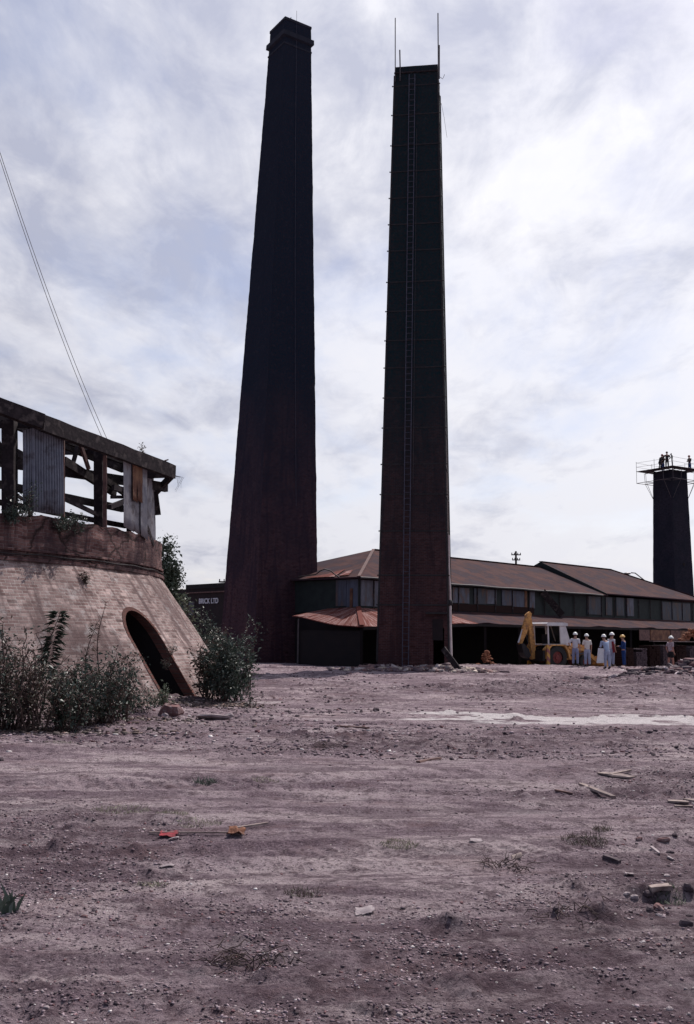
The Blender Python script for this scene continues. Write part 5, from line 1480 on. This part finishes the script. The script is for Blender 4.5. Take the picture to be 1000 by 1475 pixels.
for y in (-.72, .72):
    for x0, x1 in ((-.48, -.52), (.42, .36), (1.12, .72)):
        cab.lbar((x0, y, 1.42), (x1, y, 2.6), .075, .075)
    cab.lbar((-.48, y, 1.45), (1.12, y, 1.45), .08, .09); cab.lbar((-.48, y, 1.02), (-.48, y, 1.45), .08, .08)
for x, z in ((-.48, 1.45), (1.12, 1.45)): cab.lbar((x, -.72, z), (x, .72, z), .07, .07)
cab.build('cab_frame', M['cab_white'], BK)
b_ = LB(); b_.lprism([(-.66, 2.58), (.86, 2.58), (.88, 2.72), (.70, 2.78), (-.58, 2.78), (-.68, 2.70)], -.84, .84); b_.build('cab_roof', M['cab_white'], BK)
for y in (-.735, .735):
    b_ = LB(); b_.lprism([(.46, 1.50), (1.08, 1.50), (.72, 2.56), (.40, 2.56)], y - .01, y + .01); b_.build('side_window', M['cab_white'] if y < 0 else M['glass'], BK, label='dusty pale side window')
b_ = LB(); b_.lprism([(1.13, 1.50), (1.15, 1.50), (.76, 2.55), (.74, 2.55)], -.68, .68); b_.build('windscreen', M['glass'], BK)
b_ = LB(); b_.lbox((.0, 0, 1.45), (.5, .5, .14)); b_.lbox((-.22, 0, 1.78), (.12, .5, .6)); b_.build('seat', M['black_cloth'], BK)
b_ = LB(); b_.lbox((.7, 0, 1.35), (.3, .9, .6)); b_.tube([BL(.5, 0, 1.6), BL(.4, 0, 1.85)], .02, 6); b_.build('dashboard', M['dark_steel'], BK)
# front loader
for y in (-.55, .55):
    b_ = LB(); b_.lprism([(.95, 1.25), (1.2, 1.45), (2.2, 1.30), (3.0, .75), (3.35, .42), (3.25, .28), (2.9, .55), (2.15, 1.08), (1.15, 1.2)], y - .07, y + .07); b_.build('loader_arm', M['yellow'], BK)
    b_ = LB(); b_.lbar((1.3, y, .8), (2.5, y, 1.0), .09, .09); b_.build('ram', M['rod'], BK)
b_ = LB(); pr = [(3.3, .75), (3.25, .25), (3.45, .08), (4.05, .05), (3.5, .16), (3.36, .3), (3.38, .75)]; b_.lprism(pr, -1.1, 1.1)
b_.lprism([(3.3, .75), (3.25, .25), (3.45, .08), (4.05, .05)], -1.12, -1.08); b_.lprism([(3.3, .75), (3.25, .25), (3.45, .08), (4.05, .05)], 1.08, 1.12); b_.build('loader_bucket', M['yellow'], BK)
# rear frame, stabilisers, digging arm folded upright
b_ = LB(); b_.lbox((-.98, 0, .78), (.14, 1.9, .62)); b_.build('rear_frame', M['dark_steel'], BK)
for y in (-.98, .98):
    b_ = LB(); b_.lbox((-.72, y, .82), (.20, .16, 1.25)); b_.lbox((-.72, y, .14), (.42, .34, .05)); b_.build('stabiliser', M['stripe'], BK)
b_ = LB(); b_.lprism([(-1.25, .55), (-1.0, .6), (-1.02, 1.4), (-1.10, 2.1), (-1.28, 3.05), (-1.45, 3.36), (-1.62, 3.2), (-1.50, 2.7), (-1.42, 1.9), (-1.34, 1.2)], -.13, .13); b_.build('boom', M['yellow'], BK)
b_ = LB(); b_.lprism([(-1.50, 3.42), (-1.36, 3.30), (-1.46, 2.85), (-1.75, 2.1), (-2.12, 1.42), (-2.26, 1.46), (-2.10, 2.1), (-1.86, 2.85), (-1.66, 3.3)], -.30, -.14); b_.build('dipper_arm', M['yellow'], BK)
b_ = LB(); b_.lprism([(-2.26, 1.5), (-2.05, 1.5), (-1.72, 1.15), (-1.58, .78), (-1.75, .62), (-1.95, .72), (-2.12, .95)], -.48, .10); b_.build('digging_bucket', M['dark_steel'], BK)
b_ = LB(); b_.lbar((-2.0, -.24, 2.35), (-2.32, -.24, 1.55), .07, .07); b_.build('bucket_ram', M['white_paint'], BK)
b_ = LB(); b_.lbar((-1.2, .1, 1.2), (-1.7, .1, 2.5), .09, .09); b_.build('ram', M['rod'], BK)
b_ = LB(); b_.tube([BL(-1.1, -.1, 1.1), BL(-1.5, -.05, 1.35), BL(-1.45, 0, 2.0), BL(-1.5, 0, 2.8)], .02, 5); b_.build('hydraulic_hose', M['rubber'], BK)

# ------------------------------------------------------------------ people
def skin_mesh(verts, edges, radii, sub=1, roots=(0,)):
    me = bpy.data.meshes.new('sk'); me.from_pydata([tuple(v) for v in verts], edges, [])
    o = bpy.data.objects.new('sk', me); COL.objects.link(o)
    md = o.modifiers.new('s', 'SKIN'); md.use_smooth_shade = True
    lay_ = me.skin_vertices[0].data
    for i, r_ in enumerate(radii):
        lay_[i].radius = r_ if isinstance(r_, tuple) else (r_, r_); lay_[i].use_root = i in roots
    s2 = o.modifiers.new('u', 'SUBSURF'); s2.levels = sub; s2.render_levels = sub
    bpy.context.view_layer.update(); dg = bpy.context.evaluated_depsgraph_get()
    new = bpy.data.meshes.new_from_object(o.evaluated_get(dg)); bpy.data.objects.remove(o)
    new.polygons.foreach_set('use_smooth', np.ones(len(new.polygons), bool))
    return new
def person(label, loc, rz, shirt, trousers, hat='helmet', armL='down', armR='down', lean_f=0., stride=0., short=False, H=1.75, group=None, overalls=False, boots='boot', skinm='skin', crouch=0.):
    t = thing('person', label, 'person', tuple(loc), rz, group)
    k = H / 1.75
    hip = Vector((0, 0, .93 - crouch * .3)); sp = [hip, hip + Vector((0, .06 * lean_f * 3, .20)), hip + Vector((0, .30 * lean_f * 1.6, .40)), hip + Vector((0, .46 * lean_f * 1.7, .53))]
    neck = sp[3] + Vector((0, .03 + lean_f * .10, .08)); hd1 = neck + Vector((0, .02 + lean_f * .06, .10)); hd2 = hd1 + Vector((0, 0.0, .08))
    V = []; Eg = []; Rd = []
    def add(p, r_, par=None):
        V.append(Vector(p) * k); Rd.append(tuple(q * k for q in r_) if isinstance(r_, tuple) else r_ * k)
        if par is not None: Eg.append((par, len(V) - 1))
        return len(V) - 1
    i0 = add(sp[0], (.145, .105)); i1 = add(sp[1], (.13, .10), i0); i2 = add(sp[2], (.165, .11), i1); i3 = add(sp[3], (.12, .08), i2)
    i4 = add(neck, .052, i3); i5 = add(hd1, (.073, .088), i4); i6 = add(hd2, (.070, .085), i5); add(hd1 + Vector((0, .10, .005)), .018, i5)
    add(hd1 + Vector((.078, 0, .0)), .018, i5); add(hd1 + Vector((-.078, 0, .0)), .018, i5)
    legs = []
    for s_ in (-1, 1):
        st = stride * s_
        h_ = Vector((s_ * .095, 0, hip.z - .06)); kn = Vector((s_ * .11, st * .5 + crouch * .25, .50 - crouch * .05)); an = Vector((s_ * .12, st - .02, .09)); to = an + Vector((s_ * .02, .15, -.045))
        a = add(h_, .092, i0); b2 = add(kn, .062, a); c = add(an, .043, b2); add(to, .038, c); legs.append((h_, kn, an, to))
    hands = []
    arms = []
    for s_, pose in ((-1, armL), (1, armR)):
        sh = sp[3] + Vector((s_ * .185, 0, -.03))
        if pose == 'down': el = sh + Vector((s_ * .06, -.03, -.28)); wr = el + Vector((s_ * .01, .06, -.25))
        elif pose == 'hip': el = sh + Vector((s_ * .17, -.08, -.24)); wr = Vector((s_ * .19, .02, hip.z + .08))
        elif pose == 'front': el = sh + Vector((s_ * .04, .05, -.27)); wr = el + Vector((-s_ * .08, .20, .02))
        elif pose == 'back': el = sh + Vector((s_ * .07, -.10, -.26)); wr = el + Vector((-s_ * .14, -.05, -.16))
        elif pose == 'up': el = sh + Vector((s_ * .16, .10, -.02)); wr = el + Vector((s_ * .06, .10, .24))
        else: el = sh + Vector((s_ * .10, .18, -.20)); wr = el + Vector((s_ * .02, .24, -.04))
        a = add(sh, .056, i3); b2 = add(el, .042, a); c = add(wr, .028, b2); d = (wr - el).normalized(); pm = add(wr + d * .07, (.04, .022), c); hands.append((wr, d, s_)); arms.append((sh, el, wr))
    roots = [0]
    for wr, d, s_ in hands:      # five fingers
        side = d.cross(Vector((0, 1, .1))).normalized() if abs(d.y) < .9 else Vector((1, 0, 0)); inn = Vector((0, 1, 0)) if abs(d.y) < .8 else Vector((0, 0, -1))
        for q, L in ((-1.5, .055), (-.5, .07), (.5, .075), (1.5, .068)):
            b0 = wr + d * .08 + side * q * .017; r0 = add(b0, .010); roots.append(r0); r1 = add(b0 + d * L * .6 + inn * .006, .009, r0); add(b0 + d * L + inn * .025, .008, r1)
        r0 = add(wr + d * .04 + side * .02 * s_, .012); roots.append(r0); r1 = add(wr + d * .075 + inn * .03 + side * .03 * s_, .010, r0); add(wr + d * .10 + inn * .04 + side * .025 * s_, .009, r1)
    me = skin_mesh(V, Eg, Rd, 1, roots); me.materials.append(M[skinm]); ob = bpy.data.objects.new('body', me); COL.objects.link(ob); ob.parent = t
    # shirt
    def cloth(name, verts, edges, radii, mat):
        me_ = skin_mesh([v * k for v in verts], edges, [(r_[0] * k, r_[1] * k) if isinstance(r_, tuple) else r_ * k for r_ in radii], 2); me_.materials.append(M[mat])
        o_ = bpy.data.objects.new(name, me_); COL.objects.link(o_); o_.parent = t; return o_
    sv = [sp[0] + Vector((0, 0, -.07)), sp[1], sp[2], sp[3]]; sr = [(.172, .132), (.155, .125), (.19, .135), (.14, .10)]; se = [(0, 1), (1, 2), (2, 3)]
    for sh, el, wr in arms:
        n_ = len(sv); end = sh.lerp(el, .85) if not (overalls or shirt == 'shirt_blue') else el.lerp(wr, .85)
        sv += [sh, sh.lerp(el, .5)]; sr += [.078, .068]; se += [(3, n_), (n_, n_ + 1)]
        if end is not None and (overalls or shirt == 'shirt_blue'): sv += [el, end]; sr += [.058, .045]; se += [(n_ + 1, n_ + 2), (n_ + 2, n_ + 3)]
        else: sv.append(end); sr.append(.064); se.append((n_ + 1, n_ + 2))
    cloth('shirt' if not overalls else 'jacket', sv, se, sr, shirt)
    tv = [sp[0] + Vector((0, 0, .12)), sp[0] + Vector((0, 0, -.04))]; tr = [(.150, .115), (.162, .122)]; te = [(0, 1)]
    for h_, kn, an, to in legs:
        n_ = len(tv)
        if short: tv += [h_ + Vector((0, 0, -.05)), h_.lerp(kn, .75)]; tr += [.108, .10]; te += [(1, n_), (n_, n_ + 1)]
        else: tv += [h_ + Vector((0, 0, -.05)), kn, an + Vector((0, 0, .02))]; tr += [.108, .080, .068]; te += [(1, n_), (n_, n_ + 1), (n_ + 1, n_ + 2)]
    cloth('shorts' if short else 'trousers', tv, te, tr, trousers)
    for h_, kn, an, to in legs:
        cloth('boot', [an + Vector((0, -.02, .05 if not short else .12)), an + Vector((0, -.03, -.02)), to + Vector((0, .03, 0))], [(0, 1), (1, 2)], [.058, .056, .048], boots)
    # hard hat
    mb = MB(); c = (hd2 + Vector((0, .0, .0))) * k; n_ = 16; rows = []
    for j in range(6):
        ph = j / 5 * math.pi / 2; rr_ = .122 * k * math.cos(ph); z = .125 * k * math.sin(ph)
        rows.append([c + Vector((rr_ * math.cos(2 * math.pi * q / n_), rr_ * 1.12 * math.sin(2 * math.pi * q / n_), z)) for q in range(n_)])
    brim = [c + Vector((.138 * k * math.cos(2 * math.pi * q / n_), (.175 if math.sin(2 * math.pi * q / n_) > .3 else .148) * k * math.sin(2 * math.pi * q / n_), -.012)) for q in range(n_)]
    rows.insert(0, brim); rows.insert(0, [p - Vector((0, 0, .012)) for p in brim])
    for r_ in rows: mb.v += [tuple(p) for p in r_]
    for j in range(len(rows) - 1):
        for q in range(n_): a = j * n_ + q; b2 = j * n_ + (q + 1) % n_; mb.f.append((a, b2, b2 + n_, a + n_))
    mb.f.append(tuple(reversed(range(n_))))
    me_ = mb.mesh('hard_hat'); me_.materials.append(M[hat]); me_.polygons.foreach_set('use_smooth', np.ones(len(me_.polygons), bool)); o_ = bpy.data.objects.new('hard_hat', me_); COL.objects.link(o_); o_.parent = t
    mb = MB(); mb.ball((hd1 + Vector((0, -.022, .045))) * k, .088 * k, 12, 8, (1.0, 1.02, .95)); me_ = mb.mesh('hair'); me_.materials.append(M['bark']); o_ = bpy.data.objects.new('hair', me_); COL.objects.link(o_); o_.parent = t
    for s_ in (-1, 1):
        mb = MB(); mb.ball((hd1 + Vector((s_ * .033, .083, .03))) * k, .011 * k, 6, 4); me_ = mb.mesh('eye'); me_.materials.append(M['black_cloth']); o_ = bpy.data.objects.new('eye', me_); COL.objects.link(o_); o_.parent = t
    return t
def feet(px, D): p = at(px, 915, D); return Vector((p.x, p.y, gz(p.x, p.y) - .01))
person('worker in pale shirt and faded jeans, left hand on hip, watching the digger', feet(828.5, 56.5), R(-25), 'shirt_white', 'jeans', armL='hip', armR='down', H=1.80)
person('worker in short-sleeved cream shirt and light jeans, second from left', feet(845.5, 56.8), R(10), 'shirt_cream', 'jeans2', armL='front', armR='down', H=1.76)
person('worker in pale blue shirt bending forward, nearest of the group by the white board', feet(874, 53.4), R(15), 'shirt_blue', 'jeans2', armL='front', armR='front', lean_f=.28, H=1.74)
person('worker with red-sided white shirt standing behind the man in pale blue', feet(880.5, 57.5), R(-60), 'shirt_white', 'jeans2', armL='front', armR='down', H=1.86)
person('worker in navy overalls and yellow helmet', feet(898, 56.8), R(60), 'navy', 'navy', 'helmet_y', armL='front', armR='front', H=1.74, overalls=True)
p6 = feet(965.5, 55.0)
person('worker in dark shorts with bare legs and white socks standing on the debris at right', p6, R(-70), 'shirt_check', 'black_cloth', armL='back', armR='down', short=True, H=1.70, boots='sock', skinm='skin_red', stride=.10)
mb = MB(); pr_ = [(at(882.4, 924, 57.3)), (at(884.2, 940, 57.3))]; mb.bar(pr_[0], pr_[1], .10, .16, (0, 1, 0)); 
o = mb.build('red_bag', M['red_cloth'], None, origin=pr_[1]); o['label'] = 'narrow red bag slung at the side of the worker behind'; o['category'] = 'bag'
pw = feet(864, 56.2); mb = MB(); mb.quad([]) if False else None
A_ = [at(862, 933.5, 56.2), at(870.5, 934, 56.6), at(870, 955, 56.6), at(859.5, 955, 56.2)]
nn = Vector((.1, .06, 0)); mb.add([*A_, *[a + Vector((0, .05, 0)) for a in A_]], [(3, 2, 1, 0), (4, 5, 6, 7), (0, 1, 5, 4), (1, 2, 6, 5), (2, 3, 7, 6), (3, 0, 4, 7)])
o = mb.build('white_board', M['white_paint'], None, origin=A_[3]); o['label'] = 'upright white board standing left of the worker in pale blue'; o['category'] = 'board'
# men on the platform
pz = z3 + .13
def onp(px, D): p = at(px, 700, D); return Vector((p.x, p.y, pz))
person('worker crouching at the left corner of the high chimney platform', onp(951.5, c3t.y - .9), R(-60), 'black_cloth', 'black_cloth', 'red_cloth', armL='reach', armR='reach', lean_f=.35, crouch=.5, H=1.7, overalls=True)
person('worker reaching towards the crouching man on the high chimney platform', onp(956, c3t.y + .9), R(200), 'black_cloth', 'navy', 'red_cloth', armL='reach', armR='down', lean_f=.15, H=1.7, overalls=True)
person('tallest worker standing at the near corner of the high chimney platform', onp(962, c3t.y - 1.6), R(170), 'timber', 'black_cloth', 'rod', armL='hip', armR='hip', H=1.75, overalls=True) if False else person('tallest worker standing at the near corner of the high chimney platform', onp(962, c3t.y - 1.0), R(170), 'black_cloth', 'black_cloth', 'rod', armL='hip', armR='hip', H=1.78, overalls=True)
person('lone worker at the right-hand side of the high chimney platform', onp(994.5, c3t.y + .7), R(120), 'black_cloth', 'navy', 'red_cloth', armL='front', armR='front', H=1.72, overalls=True)
t = thing('hoist', 'slim hoist pole with a raking arm standing on the high chimney platform', 'hoist', tuple(onp(970, c3t.y))); mb = MB()
mb.tube([onp(970, c3t.y), at(967, 653, c3t.y)], .05, 6); mb.build('pole', M['rod'], t); mb = MB(); mb.tube([at(967, 653, c3t.y), at(962, 660, c3t.y)], .035, 5); mb.build('arm', M['rod'], t)
mb = MB(); mb.ball(at(968, 658, c3t.y - .1), .13, 8, 6, (.7, .7, 1.6)); mb.build('pulley_block', M['dark_steel'], t)

# ------------------------------------------------------------------ light
SUN_AZ = R(32.0)     # clockwise from +Y
SUN_EL = R(54.0)
sd = Vector((math.sin(SUN_AZ) * math.cos(SUN_EL), math.cos(SUN_AZ) * math.cos(SUN_EL), math.sin(SUN_EL)))
ld = bpy.data.lights.new('sun', 'SUN'); ld.energy = 3.6; ld.angle = R(.5); ld.color = (1.0, .93, .88)
lo_ = bpy.data.objects.new('sun', ld); COL.objects.link(lo_)
lo_.rotation_euler = sd.to_track_quat('Z', 'Y').to_euler()
SX, SY = 0.4, 5.2
w = bpy.data.worlds.new('World'); scene.world = w; w.use_nodes = True
nt = w.node_tree
for n in list(nt.nodes): nt.nodes.remove(n)
out = nt.nodes.new('ShaderNodeOutputWorld'); bg = nt.nodes.new('ShaderNodeBackground'); nt.links.new(bg.outputs[0], out.inputs[0])
sky = nt.nodes.new('ShaderNodeTexSky'); sky.sky_type = 'NISHITA'; sky.sun_disc = False; sky.sun_elevation = SUN_EL; sky.sun_rotation = SUN_AZ
sky.air_density = 1.0; sky.dust_density = .6
bg.inputs['Strength'].default_value = .10
tc = nt.nodes.new('ShaderNodeTexCoord'); sep = nt.nodes.new('ShaderNodeSeparateXYZ'); nt.links.new(tc.outputs['Generated'], sep.inputs[0])
zden = mathn(nt, 'ADD', mathn(nt, 'MAXIMUM', sep.outputs[2], 0.0), .16)
cmb = nt.nodes.new('ShaderNodeCombineXYZ')
nt.links.new(mathn(nt, 'DIVIDE', sep.outputs[0], zden), cmb.inputs[0]); nt.links.new(mathn(nt, 'DIVIDE', sep.outputs[1], zden), cmb.inputs[1])
def mapn(scale, loc=(0, 0, 0), rot=0):
    mp = nt.nodes.new('ShaderNodeMapping'); mp.inputs['Scale'].default_value = scale; mp.inputs['Location'].default_value = loc; mp.inputs['Rotation'].default_value = (0, 0, rot)
    nt.links.new(cmb.outputs[0], mp.inputs[0]); return mp.outputs[0]
n1 = noise_n(nt, mapn((1.0, .8, 1), (SX, SY, 0), .3), 1.5, 9, .55, .3)
n2 = noise_n(nt, mapn((1.1, .5, 1), (7.3, 2.2, 0), -.5), 4.5, 9, .6, .2)
n3 = noise_n(nt, mapn((1, .7, 1), (4.4, 9.1, 0), .2), 2.4, 8, .6, .3)
cov = mathn(nt, 'ADD', mathn(nt, 'MULTIPLY', n1.outputs[0], .66), mathn(nt, 'MULTIPLY', n2.outputs[0], .34))
dt = nt.nodes.new('ShaderNodeVectorMath'); dt.operation = 'DOT_PRODUCT'; nt.links.new(tc.outputs['Generated'], dt.inputs[0]); dt.inputs[1].default_value = tuple(sd)
sunw = nt.nodes.new('ShaderNodeMapRange'); sunw.inputs['From Min'].default_value = -.35; sunw.inputs['From Max'].default_value = .98; nt.links.new(dt.outputs['Value'], sunw.inputs['Value'])
thin = mathn(nt, 'MULTIPLY', mathn(nt, 'SUBTRACT', 1.0, sunw.outputs[0]), .22)
cv = mathn(nt, 'SUBTRACT', cov, thin)
hz = nt.nodes.new('ShaderNodeMapRange'); hz.inputs['From Min'].default_value = .0; hz.inputs['From Max'].default_value = .30; hz.inputs['To Min'].default_value = .09; hz.inputs['To Max'].default_value = 0; nt.links.new(sep.outputs[2], hz.inputs['Value'])
cv = mathn(nt, 'ADD', cv, hz.outputs[0])
f = ramp(nt, cv, [(.30, .20), (.40, .60), (.47, .88), (.56, 1.)])
ccol = mixc(nt, sunw.outputs[0], (.2, .3, 1.0), (8.5, 8.45, 8.8))
n4 = noise_n(nt, mapn((1.3, .7, 1), (1.4, 3.3, 0), .6), 6.0, 9, .6, .5)
tk = mathn(nt, 'ADD', mathn(nt, 'MULTIPLY', n3.outputs[0], .62), mathn(nt, 'MULTIPLY', n4.outputs[0], .38))
tk = mathn(nt, 'ADD', tk, mathn(nt, 'MULTIPLY', sep.outputs[0], .16))
tk = mathn(nt, 'SUBTRACT', tk, mathn(nt, 'MULTIPLY', mathn(nt, 'SUBTRACT', sep.outputs[2], .30), .26))
shade = ramp(nt, tk, [(.36, (.56, .585, .68)), (.44, (.73, .745, .80)), (.50, (.88, .885, .91)), (.57, (1., 1., 1.))])
hz2 = nt.nodes.new('ShaderNodeMapRange'); hz2.inputs['From Min'].default_value = .05; hz2.inputs['From Max'].default_value = .35; hz2.inputs['To Min'].default_value = .8; hz2.inputs['To Max'].default_value = 1; nt.links.new(sep.outputs[2], hz2.inputs['Value'])
ccol = mixc(nt, hz2.outputs[0], ccol, mixc(nt, 1.0, ccol, shade, 'MULTIPLY'))
skc = mixc(nt, 1.0, sky.outputs[0], (1.15, .95, .92), 'MULTIPLY')
fin = mixc(nt, f, skc, ccol)
nt.links.new(fin, bg.inputs['Color'])
scene.view_settings.view_transform = 'Standard'; scene.view_settings.look = 'None'; scene.view_settings.gamma = 1; scene.view_settings.exposure = .42
scene.cycles.max_bounces = 6; scene.cycles.diffuse_bounces = 3; scene.cycles.use_denoising = True
